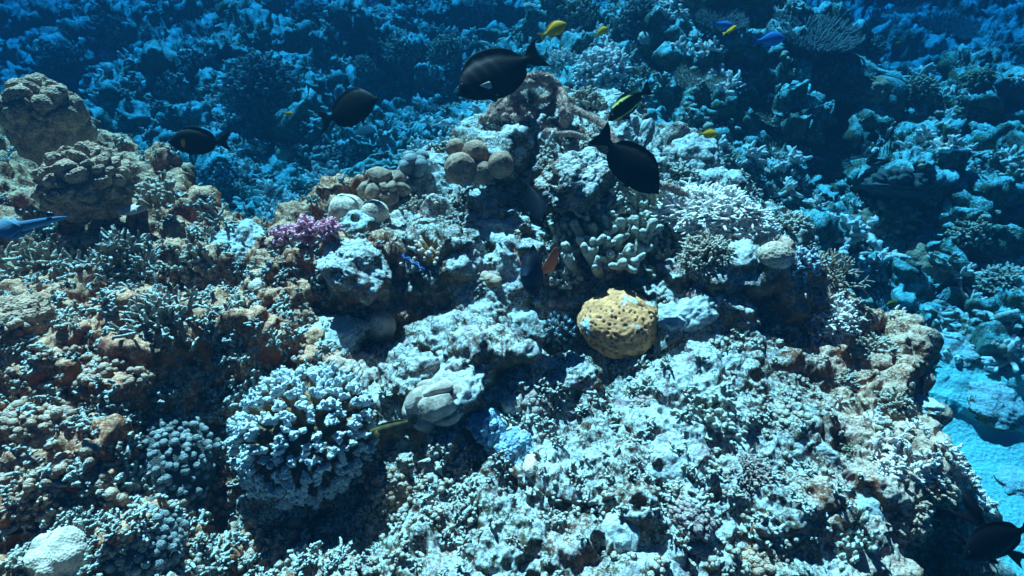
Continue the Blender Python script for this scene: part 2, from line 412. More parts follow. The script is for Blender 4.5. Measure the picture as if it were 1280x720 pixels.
def jitterV(V, amp, freq, seed=0):
    q = V*freq+seed
    return V+amp*np.stack([perlin(q), perlin(q+40), perlin(q+80)], 1)
def around(D, ang, rs):
    a, b = frames(D); t = rs.rand(len(D))*2*np.pi; s = np.tan(ang)
    E = D+s[:, None]*(np.cos(t)[:, None]*a+np.sin(t)[:, None]*b); return E/np.linalg.norm(E, axis=1)[:, None]

def cauliflower(seed, nb=160, cap=105, knob=1):
    """stout forking branches that end in clusters of small warts"""
    rs = np.random.RandomState(seed); D = fib(nb, cap, rs, .5); lump = 1+.09*perlin(D*2.2+seed)+rs.normal(size=nb)*.03
    P0 = D*.25; P1 = D*(.80*lump)[:, None]
    parts = [tubes(P0, P1, .032, .058, 7, ts=(0, .3, .6, .85, 1.), t0=0, t1=.55)]
    k = 5; De = around(np.repeat(D, k, 0), R(4)+rs.rand(nb*k)*R(26), rs)
    Q0 = np.repeat(P1, k, 0)*.90; Ln = (.12+.07*rs.rand(nb*k))
    # the forks lie along a ridge so that each branch end is a short blade
    ax = rs.normal(size=(nb, 3)); ax = np.cross(ax, D); ax /= np.linalg.norm(ax, axis=1)[:, None]
    Q0 = Q0+np.repeat(ax, k, 0)*(rs.rand(nb*k)-.5)[:, None]*.085
    Q1 = Q0+De*Ln[:, None]
    parts.append(tubes(Q0, Q1, .036, .038, 8, ts=(0, .5, .80, .93, 1.), t0=.5, t1=1.))
    if knob:
        j = 6; E = np.repeat(De, j, 0); S0 = np.repeat(Q0, j, 0)+np.repeat(Q1-Q0, j, 0)*(.35+.65*rs.rand(nb*k*j))[:, None]
        G = around(E, R(30)+rs.rand(len(E))*R(50), rs)
        parts.append(tubes(S0, S0+G*.055, .019, .018, 6, ts=(0, .55, .88, 1.), t0=.85, t1=1.))
    U, F_ = ico(5); cr = .60+.10*perlin(U*5+seed)+.05*perlin(U*11+seed); parts.append((U*cr[:, None], F_, np.full(len(U), .2)))
    V, F, T = cat_mesh(parts); return jitterV(V, .012, 9, seed), F, T

def bush(seed, nb=90, cap=95, sub=4, thick=.030, taper=.85, L0=.1, up=.0, flat=1., var=.08):
    """close bush of pointed branchlets"""
    rs = np.random.RandomState(seed); D = fib(nb, cap, rs, .8); lump = 1+.14*perlin(D*2+seed)+rs.normal(size=nb)*var
    P1 = D*(.72*lump)[:, None]; P0 = D*L0
    thick = thick*1.3
    parts = [tubes(P0, P1, thick*1.4, thick*1.1, 6, bend=rs.normal(size=(nb, 3))*.07, t0=0, t1=.6)]
    De = around(np.repeat(D, sub, 0), R(22)+rs.rand(nb*sub)*R(42), rs); De[:, 2] += up; De /= np.linalg.norm(De, axis=1)[:, None]
    Q0 = np.repeat(P0, sub, 0)+np.repeat(P1-P0, sub, 0)*(.6+.38*rs.rand(nb*sub))[:, None]
    Q1 = Q0+De*(.11+.13*rs.rand(nb*sub))[:, None]
    parts.append(tubes(Q0, Q1, thick, thick*taper, 6, t0=.45, t1=1.))
    V, F, T = cat_mesh(parts); V = V*np.array([1, 1, flat]); return jitterV(V, .03, 7, seed), F, T

def table(seed, nb=420, thick=.028, H=.16, stalk=.5, tilt=0.):
    """plate of short upright fingers on a stout stalk"""
    rs = np.random.RandomState(seed); k = np.arange(nb)+.5; r = np.sqrt(k/nb); a = k*2.399963+rs.normal(size=nb)*.05
    edge = 1+.13*perlin(np.stack([np.cos(a), np.sin(a), a*0+seed], 1)*1.2)+.05*perlin(np.stack([np.cos(a), np.sin(a), a*0+seed], 1)*4)
    x, y = r*np.cos(a)*edge, r*np.sin(a)*edge; z = .10*r**2+.05*perlin(np.stack([x*2, y*2, x*0+seed], 1))
    P0 = np.stack([x, y, z-.05], 1); lean = np.stack([x, y, x*0], 1)*.12+rs.normal(size=(nb, 3))*.022
    P1 = P0+lean; P1[:, 2] += H*(.7+.5*rs.rand(nb))
    parts = [tubes(P0, P1, thick, thick*.62, 6, t0=.25, t1=1.)]
    # the plate itself
    nr, na = 10, 64; A = np.arange(na)*2*np.pi/na; Vp = []
    e = 1+.13*perlin(np.stack([np.cos(A), np.sin(A), A*0+seed], 1)*1.2)+.05*perlin(np.stack([np.cos(A), np.sin(A), A*0+seed], 1)*4)
    for side in (1, -1):
        for q in range(nr):
            rr_ = (q+.02)/(nr-1); zz = .10*rr_**2+.05*perlin(np.stack([rr_*e*np.cos(A)*2, rr_*e*np.sin(A)*2, A*0+seed], 1))
            zz = zz-.02 if side > 0 else zz-.06-.34*stalk*np.exp(-(rr_/.33)**2)-.02*(1-rr_)
            Vp.append(np.stack([rr_*e*np.cos(A), rr_*e*np.sin(A), zz], 1))
    Vp = np.vstack(Vp); f = []
    for sd_ in (0, 1):
        for q in range(nr-1):
            for j in range(na):
                a0, a1 = (sd_*nr+q)*na+j, (sd_*nr+q)*na+(j+1) % na; b0, b1 = a0+na, a1+na
                f.append((a0, b0, b1, a1) if sd_ == 0 else (a0, a1, b1, b0))
    for j in range(na):
        a0, a1 = (nr-1)*na+j, (nr-1)*na+(j+1) % na; b0, b1 = a0+nr*na, a1+nr*na
        f.append((a0, b0, b1, a1))
    parts.append((Vp, np.array(f), np.full(len(Vp), .15)))
    V, F, T = cat_mesh(parts); return jitterV(V, .008, 9, seed), F, T

def fingers(seed, n=46, r=.075, spread=.9, H=(.35, .95), lean=.35, warts=True):
    """clump of thick blunt columns"""
    rs = np.random.RandomState(seed); k = np.arange(n)+.5; q = np.sqrt(k/n)*spread; a = k*2.399963
    x, y = q*np.cos(a), q*np.sin(a); h = H[0]+(H[1]-H[0])*rs.rand(n)*(1.1-.5*q)
    P0 = np.stack([x*.75, y*.75, x*0-.15], 1); P1 = np.stack([x*(1+lean*.6), y*(1+lean*.6), h], 1)+rs.normal(size=(n, 3))*.07
    parts = [tubes(P0, P1, r*1.1, r, 9, bend=rs.normal(size=(n, 3))*.05, ts=(0, .2, .4, .6, .75, .88, .96, 1.), t0=0, t1=1.)]
    m = 2; D = np.repeat(P1-P0, m, 0); D /= np.linalg.norm(D, axis=1)[:, None]; E = around(D, R(40)+rs.rand(n*m)*R(25), rs)
    Q0 = np.repeat(P0, m, 0)+np.repeat(P1-P0, m, 0)*(.45+.4*rs.rand(n*m))[:, None]
    parts.append(tubes(Q0, Q0+E*(r*2.2+r*2*rs.rand(n*m))[:, None], r*.8, r*.7, 8, ts=(0, .4, .75, .92, 1.), t0=.5, t1=1.))
    V, F, T = cat_mesh(parts)
    f1, _ = worley(V*9+seed); V = jitterV(V, .035, 6, seed); V = jitterV(V, .02, 17, seed)
    return V, F, T

def staghorn(seed, n=16, gen=3, r=.04, L=.36, up=.35):
    """open thicket of forking antler-like branches"""
    rs = np.random.RandomState(seed); D = fib(n, 80, rs, 1.); P = rs.normal(size=(n, 3))*np.array([.25, .25, .02]); parts = []
    rad = r*1.5; ln = L
    for g in range(gen):
        D = D+np.array([0, 0, up*.4]); D /= np.linalg.norm(D, axis=1)[:, None]
        Q = P+D*(ln*(.75+.5*rs.rand(len(P))))[:, None]
        parts.append(tubes(P, Q, rad, rad*.78, 7, bend=rs.normal(size=(len(P), 3))*.03, t0=g/gen, t1=(g+1)/gen))
        c = 3 if g < gen-2 else 2; P = np.repeat(P+(Q-P)*.93, c, 0); D = around(np.repeat(D, c, 0), R(22)+rs.rand(len(P))*R(30), rs)
        rad *= .78; ln *= .72
    V, F, T = cat_mesh(parts); return jitterV(V, .015, 10, seed), F, T

def lobed(seed, k=5, lobe=.28, fr=1.5, fine=.02, ff=6, flat=.8, seam=.0, under=.35, polyp=0, pn=200):
    """boulder coral: bulging lobes with seams; attribute = corallite pit"""
    V, F = ico(k); V = V.copy(); D = V.copy()
    wv = np.stack([perlin(D*1.4+seed), perlin(D*1.4+seed+9), perlin(D*1.4+seed+21)], 1)*.2
    f1, f2 = worley((D+wv)*fr+seed*1.37)
    r = 1+lobe*(.7-f1)-seam*sstep(.18, .0, f2-f1)
    r += fine*fbm(D*ff+seed, 3)
    V = D*r[:, None]; V[:, 2] *= flat; V[:, 2] = np.where(V[:, 2] < 0, V[:, 2]*under, V[:, 2])
    T = np.zeros(len(V))
    if polyp:
        rs = np.random.RandomState(seed); C = fib(pn, 180, rs, .9); g = np.empty(len(D)); szs = .85+.3*rs.rand(pn)
        for q in range(0, len(D), 4000):
            an = np.arccos(np.clip(D[q:q+4000] @ C.T, -1, 1))/szs[None]; g[q:q+4000] = an.min(1)
        g1 = g/math.sqrt(4*math.pi/pn)       # distance to the corallite's middle, in spacings
        ring = np.exp(-((g1-.38)/.09)**2); pit = sstep(.30, .17, g1); pit = pit*sstep(-.35, -.1, perlin(D*5+seed))
        V = V+D*((ring*.55-pit*.9)*polyp)[:, None]; T = pit
    return V, [F], T

def nodules(seed, n=60, cap=85, r=.16, k=2, core=.8, flat=.7):
    """crowded round knobs on a mound"""
    rs = np.random.RandomState(seed); D = fib(n, cap, rs, .7); U, F = ico(k); parts = []
    rad = r*(.7+.6*rs.rand(n)); C = D*(core+.06*rs.normal(size=(n, 1)))
    V = (C[:, None]+U[None]*rad[:, None, None]*(1+.12*perlin(np.tile(U*2.5, (n, 1))+np.repeat(C, len(U), 0)*5).reshape(n, -1, 1)))
    f = (F[None]+(np.arange(n)*len(U))[:, None, None]).reshape(-1, 3)
    T = np.clip(np.einsum('nij,nj->ni', np.broadcast_to(U, (n, len(U), 3)), D)*.5+.5, 0, 1).ravel()
    W, G = ico(4); parts = [(V.reshape(-1, 3), f, T), (W*core, G, np.zeros(len(W)))]
    V, F, T = cat_mesh(parts); V = V*np.array([1, 1, flat]); return V, F, T

def rockv(seed, k=5, flat=.6, rough_=1., sharp=.0):
    V, F = ico(k); D = V.copy(); r = 1+.22*perlin(D*1.3+seed)+.14*perlin(D*2.7+seed)
    f1, f2 = worley(D*2.6+seed); r += .16*(.6-f1)*rough_; f1, f2 = worley(D*7+seed); r += .07*(.6-f1)*rough_
    f1, f2 = worley(D*16+seed); r += .03*(.6-f1)*rough_; r -= .09*sstep(.32, .1, worley(D*4+seed+5)[0])*rough_
    r += .02*fbm(D*12+seed, 3)*rough_
    V = D*r[:, None]; V[:, 2] *= flat; return V, [F], np.zeros(len(V))

# ------------------------------------------------------------------ coral materials
def coral_mat(name, base, tip, t0=.45, t1=.95, fine=260., dist=.0025, blotch=.35, sed=0., rough_=.8):
    m, nt, b = new_mat(name, rough_, .18)
    at = nt.nodes.new('ShaderNodeAttribute'); at.attribute_name = 'tip'
    geo = nt.nodes.new('ShaderNodeNewGeometry'); pos = geo.outputs['Position']
    f = ramp(nt, math_(nt, 'ADD', at.outputs['Fac'], math_(nt, 'MULTIPLY', math_(nt, 'SUBTRACT', noise(nt, pos, 70, 3), .5), .35)), [(t0, 0), (t1, 1)])
    c = mixc(nt, f, base, tip)
    bl = noise(nt, pos, 26, 4, .7); c = mixc(nt, ramp(nt, bl, [(.38, blotch), (.56, 0)]), c, tuple(x*.28 for x in base))
    if sed:
        sx = nt.nodes.new('ShaderNodeSeparateXYZ'); nt.links.new(geo.outputs['Normal'], sx.inputs[0])
        g = math_(nt, 'ADD', math_(nt, 'MULTIPLY', sx.outputs[2], .6), math_(nt, 'MULTIPLY', noise(nt, pos, 85, 4, .8), .9))
        c = mixc(nt, math_(nt, 'MULTIPLY', ramp(nt, g, [(.72, 0), (1.02, 1)]), sed), c, (.56, .64, .64))
    oi = nt.nodes.new('ShaderNodeObjectInfo')
    c = mixc(nt, math_(nt, 'MULTIPLY', oi.outputs['Random'], .16), c, tuple(x*.45 for x in base))
    nt.links.new(c, b.inputs['Base Color'])
    bump(nt, b, math_(nt, 'ADD', voro(nt, pos, fine), noise(nt, pos, fine*.6, 4, .7)), dist)
    return m
def massive_mat(name, wall, pit, scale=95., dist=.004, attr=False, patch=None, lo=.16, hi=.36):
    """boulder coral skin: pale walls round small darker corallites"""
    m, nt, b = new_mat(name, .8, .2)
    geo = nt.nodes.new('ShaderNodeNewGeometry'); pos = geo.outputs['Position']
    if attr:
        at = nt.nodes.new('ShaderNodeAttribute'); at.attribute_name = 'tip'; f = ramp(nt, at.outputs['Fac'], [(.25, 0), (.75, 1)])
        h = math_(nt, 'MULTIPLY', noise(nt, pos, 300, 3), .5)
    else:
        v = voro(nt, pos, scale, rnd=.8); f = ramp(nt, v, [(lo, 1), (hi, 0)]); h = math_(nt, 'MULTIPLY', v, 1.)
    c = mixc(nt, f, wall, pit)
    c = mixc(nt, ramp(nt, noise(nt, pos, 24, 5, .75), [(.40, .75), (.56, 0)]), c, tuple(x*.35 for x in wall))
    if patch:
        c = mixc(nt, ramp(nt, noise(nt, pos, 16, 4, .6), [(.60, 0), (.615, 1)]), c, patch)
    nt.links.new(c, b.inputs['Base Color']); bump(nt, b, h, dist)
    return m
MAT = {
    'pale_tips': coral_mat('brown coral with pale tips', (.33, .20, .10), (.72, .88, .94), .72, .88, blotch=.3),
    'tan': coral_mat('tan coral', (.27, .155, .08), (.60, .45, .32), .3, .95, sed=.5),
    'dead': coral_mat('algae covered coral', (.17, .11, .06), (.46, .40, .30), .2, 1., blotch=.7, sed=.9),
    'pink': coral_mat('pink coral', (.80, .17, .28), (.98, .52, .64), .2, .8, blotch=.1),
    'cream': coral_mat('cream coral', (.78, .50, .40), (.95, .87, .83), .3, .8, blotch=.12),
    'ginger': coral_mat('ginger coral', (.42, .20, .08), (.88, .86, .82), .72, .98, blotch=.1),
    'blue_tips': coral_mat('blue tipped coral', (.18, .20, .18), (.50, .68, .82), .4, 1., blotch=.1),
    'shelf': coral_mat('cream shelf coral', (.85, .58, .48), (.95, .90, .86), .1, .6, blotch=.05),
    'finger': coral_mat('mottled finger coral', (.16, .13, .08), (.62, .58, .46), .25, .9, blotch=.6, sed=.8),
    'olive': coral_mat('olive coral', (.10, .10, .055), (.45, .44, .30), .5, 1., blotch=.5),
    'plum': coral_mat('plum nodular coral', (.16, .085, .06), (.48, .34, .30), .4, .95, sed=.25),
    'rust': coral_mat('rust nodular coral', (.30, .11, .04), (.66, .36, .20), .35, .95, sed=.35),
    'slate': coral_mat('slate coral', (.08, .09, .09), (.36, .40, .40), .4, 1.),
    'grey_smooth': massive_mat('smooth grey folded coral', (.50, .43, .36), (.42, .35, .28), 150, .0008),
    'massive': massive_mat('honeycomb tan coral', (.55, .42, .32), (.10, .07, .05), 85),
    'massive_pale': massive_mat('pale honeycomb coral', (.85, .70, .60), (.30, .19, .13), 85),
    'porites': massive_mat('brown boulder coral', (.54, .33, .22), (.16, .11, .08), 130, .006),
    'porites_pale': massive_mat('pale boulder coral', (.72, .60, .50), (.50, .40, .32), 170, .002),
    'brain': massive_mat('yellow honeycomb coral', (.92, .39, .16), (.34, .20, .12), attr=True, patch=(.55, .68, .74)),
    'heads': massive_mat('honeycomb skin with dark pits', (.46, .29, .20), (.09, .06, .045), attr=True),
    'heads_pale': massive_mat('pale honeycomb skin with pits', (.90, .68, .54), (.34, .20, .14), attr=True),
    'blue_sponge': coral_mat('pale blue sponge', (.30, .50, .64), (.58, .74, .84), .35, .75, 120, .006, blotch=.5),
    'stone': rock_material('rubble stone', cover=.62),
    'stone_pale': rock_material('pale boulder stone', pale=(.66, .74, .73), tan=(.45, .38, .28), cover=1.1),
    'stone_dark': rock_material('dark turfed stone', tan=(.16, .14, .09), cover=.25),
}
_lib = {}
def shape(kind, seed=0, **kw):
    key = (kind, seed, tuple(sorted(kw.items())))
    if key not in _lib:
        V, F, T = {'cauliflower': cauliflower, 'bush': bush, 'table': table, 'fingers': fingers, 'staghorn': staghorn,
                   'lobed': lobed, 'nodules': nodules, 'rock': rockv}[kind](seed, **kw)
        _lib[key] = (V, F, T)
    return _lib[key]
_meshes = {}
def shape_mesh(kind, mat, seed=0, **kw):
    key = (kind, mat, seed, tuple(sorted(kw.items())))
    if key not in _meshes:
        V, F, T = shape(kind, seed, **kw); me = mesh_from(kind, V, F, {'tip': T}); me.materials.append(MAT[mat]); _meshes[key] = me
    return _meshes[key]

bpy.context.view_layer.update()
DG = bpy.context.evaluated_depsgraph_get(); REEF = reef.evaluated_get(DG)
def cast(px, py):
    d = Vector(ray(px, py)); o = Vector((0, 0, CAMZ)); L = d.length
    ok, loc, nrm, _ = REEF.ray_cast(o, d.normalized())
    if not ok: return atd(px, py, 8.), Vector((0, 0, 1)), 8.
    return loc, nrm, (loc-o).length/L
TOPS = {}
def place(name, label, cat, kind, mat, px, py, rpx, group=None, sink=.25, rot=None, lean=.5, sz=1., dist=None, seed=0, squash=1., up=None, base=None, **kw):
    """a colony whose middle shows at (px, py) with about rpx pixels radius"""
    loc, nrm, t = cast(px, py)
    if base: t = cast(*base)[2]; loc = atd(px, py, t)
    if dist: t = min(dist, t*.97); loc = atd(px, py, t)
    r = rpx*t/FPX
    o = link(name, shape_mesh(kind, mat, seed, **kw))
    # the body's middle stands about sink*r above its base: shift down the line of growth
    if up is None:
        n = Vector((nrm.x, nrm.y, max(nrm.z, .3))).normalized(); n = (n*lean+Vector((0, 0, 1))*(1-lean)).normalized()
    else: n = Vector(up).normalized()
    q = n.to_track_quat('Z', 'Y'); rs = random.Random(int(px*7+py*13))
    rz = rs.uniform(0, 6.28) if rot is None else rot
    o.matrix_world = Matrix.Translation(loc-n*(sink*r)) @ q.to_matrix().to_4x4() @ Matrix.Rotation(rz, 4, 'Z') @ Matrix.Diagonal((r, r*squash, r*sz, 1))
    return tag(o, label, cat, group)
# ------------------------------------------------------------------ stuff nobody could count: rubble tufts, knobs and shards over the reef
def scatter(name, label, kinds, n, mat, size, seed, accept, lean=.6):
    rs = np.random.RandomState(seed); V0 = P3.reshape(-1, 3); Nn = grid_normals(P3[..., 0], P3[..., 1], P3[..., 2]).reshape(-1, 3)
    cnd = rs.randint(0, len(V0), n*6); P = V0[cnd]; dd = np.hypot(P[:, 0], P[:, 1])
    ok = accept(P, Nn[cnd], M.ravel()[cnd], SAND.ravel()[cnd], rs) & (dd > .25) & (dd < 10) & (Nn[cnd][:, 2] > -.1)
    cnd = cnd[ok][:n]; P = V0[cnd]; nn = Nn[cnd]; far = 1-M.ravel()[cnd]
    nn = nn*lean+np.array([0, 0, 1-lean]); nn /= np.linalg.norm(nn, axis=1)[:, None]
    Vs, Fs, Ts = [], {}, []; off = 0; which = rs.randint(0, len(kinds), len(cnd))
    for k, (V, F, T) in enumerate(kinds):
        s = np.where(which == k)[0]
        if not len(s): continue
        a, b = frames(nn[s]); th = rs.rand(len(s))*6.28; ca, sa = np.cos(th)[:, None], np.sin(th)[:, None]
        ax, bx = a*ca+b*sa, -a*sa+b*ca
        sc = (size[0]+(size[1]-size[0])*rs.rand(len(s))**1.6)*(1+2.2*far[s])
        W = P[s][:, None]+sc[:, None, None]*(V[None, :, 0:1]*ax[:, None]+V[None, :, 1:2]*bx[:, None]+(V[None, :, 2:3]-.12)*nn[s][:, None])
        Vs.append(W.reshape(-1, 3)); Ts.append(np.tile(T, len(s)))
        for f in F: Fs.setdefault(f.shape[1], []).append((f[None]+(off+np.arange(len(s))*len(V))[:, None, None]).reshape(-1, f.shape[1]))
        off += len(s)*len(V)
    me = mesh_from(name, np.vstack(Vs), [np.vstack(v) for v in Fs.values()], {'tip': np.concatenate(Ts)})
    return tag(link(name, me, MAT[mat]), label, None, None, 'stuff')
def tuft(seed, n=7, r=.12, cap=75, L=1.):
    rs = np.random.RandomState(seed); D = fib(n, cap, rs, 1.2); P1 = D*(L*(.6+.5*rs.rand(n)))[:, None]; P0 = D*0+rs.normal(size=(n, 3))*.12
    a = tubes(P0, P1, r*1.15, r*.8, 5, bend=rs.normal(size=(n, 3))*.07, ts=(0, .45, .85, 1.), t0=.1)
    m = 2; De = around(np.repeat(D, m, 0), R(30)+rs.rand(n*m)*R(35), rs); Q0 = np.repeat(P1, m, 0)*(.55+.3*rs.rand(n*m))[:, None]
    b = tubes(Q0, Q0+De*(.22+.2*rs.rand(n*m))[:, None], r*.8, r*.62, 5, ts=(0, .55, .85, 1.), t0=.5)
    V, F, T = cat_mesh([a, b]); return jitterV(V, .07, 2.5, seed), F, T
def knobs(seed, n=6, k=1):
    rs = np.random.RandomState(seed); U, F = ico(2 if k > 1 else 1); D = fib(n, 80, rs, 1.2); C = D*(.35+.45*rs.rand(n, 1)); rad = .24+.2*rs.rand(n)
    V = (C[:, None]+U[None]*rad[:, None, None]).reshape(-1, 3); V = jitterV(V, .08, 3, seed)
    f = (F[None]+(np.arange(n)*len(U))[:, None, None]).reshape(-1, 3)
    return V, [f], np.clip(V[:, 2], 0, 1)
lowP = lambda P, s, o=0.: perlin(P*s+o)
def leftz(P): return (P[:, 0] < -.45+.12*perlin(P*2.))
sc1 = scatter('branching_coral_rubble', 'broken branching coral and rubble tufts grown over the reef', [tuft(s, 6, .17, 80) for s in range(5)]+[tuft(s, 8, .13) for s in range(5, 9)], 5000, 'dead', (.018, .044), 1,
              lambda P, n, m, sd, rs: (sd < .3) & (rs.rand(len(P)) < np.where(leftz(P), .8, .05+.7*sstep(.0, .35, lowP(P, 1.6, 5)))*np.where((m > .5) & (np.abs(P[:, 0]+.1) < .4) & (np.abs(P[:, 1]-1.4) < .25), .07, 1)*np.where((P[:, 0] > -.1) & (P[:, 1] < 1.5), .22, 1)*np.where(m < .5, .55, 1)))
sc2 = scatter('knobbly_coral_crust', 'small rounded knobs of crusting coral over the reef', [knobs(s) for s in range(6)], 3600, 'tan', (.008, .028), 2,
              lambda P, n, m, sd, rs: (sd < .3) & (rs.rand(len(P)) < (.15+.85*sstep(.0, .25, lowP(P, 2.1, 60)))*np.where((m > .5) & (np.abs(P[:, 0]+.1) < .42) & (np.abs(P[:, 1]-1.4) < .25), .1, 1)*np.where((P[:, 0] > -.1) & (P[:, 1] < 1.5), .45, 1)*np.where(m < .5, .6, 1)))
sc3 = scatter('rusty_nodule_crust', 'rusty brown nodules crusting the lower left of the reef', [knobs(s+20, 8, 2) for s in range(4)], 900, 'rust', (.022, .045), 3,
              lambda P, n, m, sd, rs: (m > .5) & (P[:, 0] < -.55) & (P[:, 1] < 1.15) & (rs.rand(len(P)) < sstep(-.2, .2, lowP(P, 3., 7))))
sc4 = scatter('pale_branchlet_tufts', 'pale pointed coral tufts on the outer reef and rim', [tuft(s+40, 9, .13, 85) for s in range(6)], 2600, 'cream', (.018, .05), 4,
              lambda P, n, m, sd, rs: (sd < .3) & ((m < .5) | ((P[:, 0] > .95) & (P[:, 1] > .9))) & (rs.rand(len(P)) < sstep(-.1, .2, lowP(P, 1.5, 90))))
# ------------------------------------------------------------------ named colonies and stones on the near reef
B = 'branching coral'
place('cauliflower_coral', 'largest brown cauliflower coral with pale blue tips, low on the near reef', 'coral', 'cauliflower', 'pale_tips', 380, 538, 98, sink=.10, sz=.95, up=(0, -.35, 1), seed=3)
place('cauliflower_coral', 'small pale blue cauliflower coral touching the yellow honeycomb coral', 'coral', 'cauliflower', 'blue_tips', 700, 410, 27, sink=.2, seed=4, nb=60)
br = place('honeycomb_coral', 'large yellow honeycomb coral dome with blue-grey dead patches', 'coral', 'lobed', 'brain', 774, 404, 48, base=(774, 428), sink=.0, rot=.4, up=(0, -.12, 1), seed=5, k=6, lobe=.22, fr=1.3, fine=.02, flat=.66, under=.8, polyp=.04, pn=460)
place('boulder_coral', 'big round lobed boulder coral at the upper left edge', 'coral', 'lobed', 'porites', 62, 158, 44, sink=-.1, up=(0, -.1, 1), seed=6, k=6, lobe=.22, fr=2., seam=.07, fine=.03, ff=6, flat=1.2, under=1.1, dist=2.2)
place('boulder_coral', 'wide knobbly boulder coral just below the big round one', 'coral', 'lobed', 'porites', 115, 236, 50, sink=-.1, up=(0, -.1, 1), seed=7, k=6, lobe=.30, fr=2.6, seam=.08, fine=.06, ff=7, flat=.92, under=.8, dist=2.0)
place('boulder_coral', 'dark striped boulder coral cut by the left edge at mid height', 'coral', 'lobed', 'porites', 20, 400, 38, sink=.15, up=(0, -.1, 1), seed=8, lobe=.3, fr=2.2, fine=.08)
for k, (x, y, r_, d) in enumerate([(570, 186, 12, 2.2), (594, 192, 16, 2.12), (575, 211, 19, 2.08), (626, 206, 16, 2.06), (604, 216, 14, 2.1)]):
    lab = ['topmost small lobe', 'upper middle round head', 'lowest broad head', 'right-hand head beside the dark cave', 'small middle head'][k]
    place('honeycomb_coral', lab+' of the tan honeycomb corals under the rope', 'coral', 'lobed', 'heads', x, y, r_, dist=d, sink=0, polyp=.03, pn=420, up=(0, -.2, 1), group='tan honeycomb corals under the rope', seed=9+k, k=5, lobe=.12, fr=1.3, fine=.02, flat=1.05, under=1.)
place('pedestal_coral', 'pale domed honeycomb coral on a dark stalk beside the pink coral', 'coral', 'lobed', 'heads_pale', 434, 262, 22, sink=-.0, up=(0, 0, 1), polyp=.03, pn=420, seed=15, k=5, lobe=.1, fine=.01, flat=.85, under=.9, dist=2.28)
place('pedestal_coral', 'smaller pale honeycomb dome right of the pale stalked dome', 'coral', 'lobed', 'heads_pale', 468, 267, 18, sink=-.0, up=(0, 0, 1), polyp=.03, pn=380, seed=16, k=5, lobe=.1, fine=.01, flat=.9, under=.9, dist=2.24)
place('pedestal_stalk', 'dark crusted rock stalk under the pale honeycomb domes', 'rock', 'rock', 'stone_dark', 450, 288, 26, sink=0, up=(0, 0, 1), seed=17, flat=.9, dist=2.26)
place('horseshoe_coral', 'grey-brown coral head folded like a horseshoe behind the pale domes', 'coral', 'lobed', 'heads', 482, 236, 25, sink=.0, polyp=.02, pn=500, up=(0, -.2, 1), seed=18, k=5, lobe=.7, fr=1.1, seam=.3, fine=.02, flat=.8, dist=2.75)
place('lobed_coral', 'dark grey bunch of rounded coral lobes beyond the horseshoe coral', 'coral', 'nodules', 'slate', 520, 216, 23, sink=-.3, up=(0, -.3, 1), seed=19, n=16, r=.36, core=.62, flat=.9, k=3, dist=3.2)
for k, (x, y, r_) in enumerate([(356, 296, 22), (384, 290, 28), (412, 286, 20)]):
    place('pink_branching_coral', ['left clump of pink branching coral, nearest the rounded pale rock', 'middle and largest clump of bright pink branching coral', 'right clump of pink branching coral against the stalked dome'][k],
          'coral', 'bush', 'pink', x, y, r_, sink=.1, sz=1.0, base=(x-6, y+20), group='pink branching corals', up=(0, -.2, 1), seed=20+k, nb=44, sub=4, thick=.055, taper=.9)
place('antler_coral', 'small ginger antler coral with white tips beside the blue clam', 'coral', 'staghorn', 'ginger', 535, 318, 34, base=(535, 334), sink=.35, up=(0, -.3, 1), seed=25, n=18, gen=2, r=.075, L=.5)
place('net_patterned_coral', 'pale blue-grey round coral knob on a dark stalk in the open slab', 'coral', 'lobed', 'heads_pale', 475, 413, 20, sink=-.3, polyp=.03, pn=380, seed=26, k=5, lobe=.06, fine=.01, flat=.95, under=.9, up=(0, 0, 1))
place('coral_ball', 'small smooth cream ball beside the dark hollow at centre left', 'sponge', 'lobed', 'porites_pale', 323, 356, 12, sink=.1, seed=27, k=4, lobe=.08, fine=.01, flat=.7, up=(0, 0, 1))
place('table_coral', 'bright cream bushy coral shelf right of the finger corals', 'coral', 'bush', 'shelf', 884, 280, 82, sink=-.12, up=(0, -.05, 1), seed=30, nb=420, sub=5, thick=.019, rot=0, flat=.5, squash=.8, cap=85)
place('table_coral', 'cream and pink bushy coral at the right end of the bright shelf', 'coral', 'bush', 'shelf', 936, 290, 42, sink=-.1, up=(.1, -.05, 1), seed=31, nb=170, sub=5, thick=.036, flat=.75)
place('table_coral', 'front skirt of tan bushy coral overhanging the dark cave', 'coral', 'bush', 'tan', 882, 325, 44, sink=-.1, up=(0, -.6, 1), seed=32, nb=130, sub=4, thick=.028, flat=.65)
place('brain_coral', 'pinkish-grey brain coral ball at the right of the cream shelf', 'coral', 'lobed', 'massive', 970, 320, 21, sink=0, seed=33, k=4, lobe=.06, fine=.01, flat=.85, under=.8, up=(0, 0, 1))
place('blue_branching_coral', 'pale blue branching coral right of the pinkish brain coral ball', 'coral', 'bush', 'blue_tips', 1003, 326, 30, sink=.3, seed=34, nb=60, sub=4, thick=.05)
F_ = dict(group='thick finger corals in the reef centre')
for k, (x, y, r_, sd_, lab) in enumerate([
        (760, 315, 50, 40, 'largest clump of thick pale finger coral above the yellow honeycomb coral'),
        (815, 330, 40, 41, 'finger coral clump between the largest clump and the dark cave'),
        (722, 300, 34, 42, 'finger coral clump just right of the diving dark fish'),
        (800, 268, 36, 43, 'finger coral clump below the dark fish with its tail raised'),
        (745, 258, 30, 44, 'upper finger coral clump under the rope-draped ledge'),
        (700, 340, 26, 45, 'finger coral clump behind the orange-finned fish')]):
    place('finger_coral', lab, 'coral', 'fingers', 'finger', x, y, r_*1.1, sink=.2, up=((k % 3-1)*.25, -.35, 1), seed=sd_, n=26+k*3, r=.095, H=(.5, 1.2), **F_)
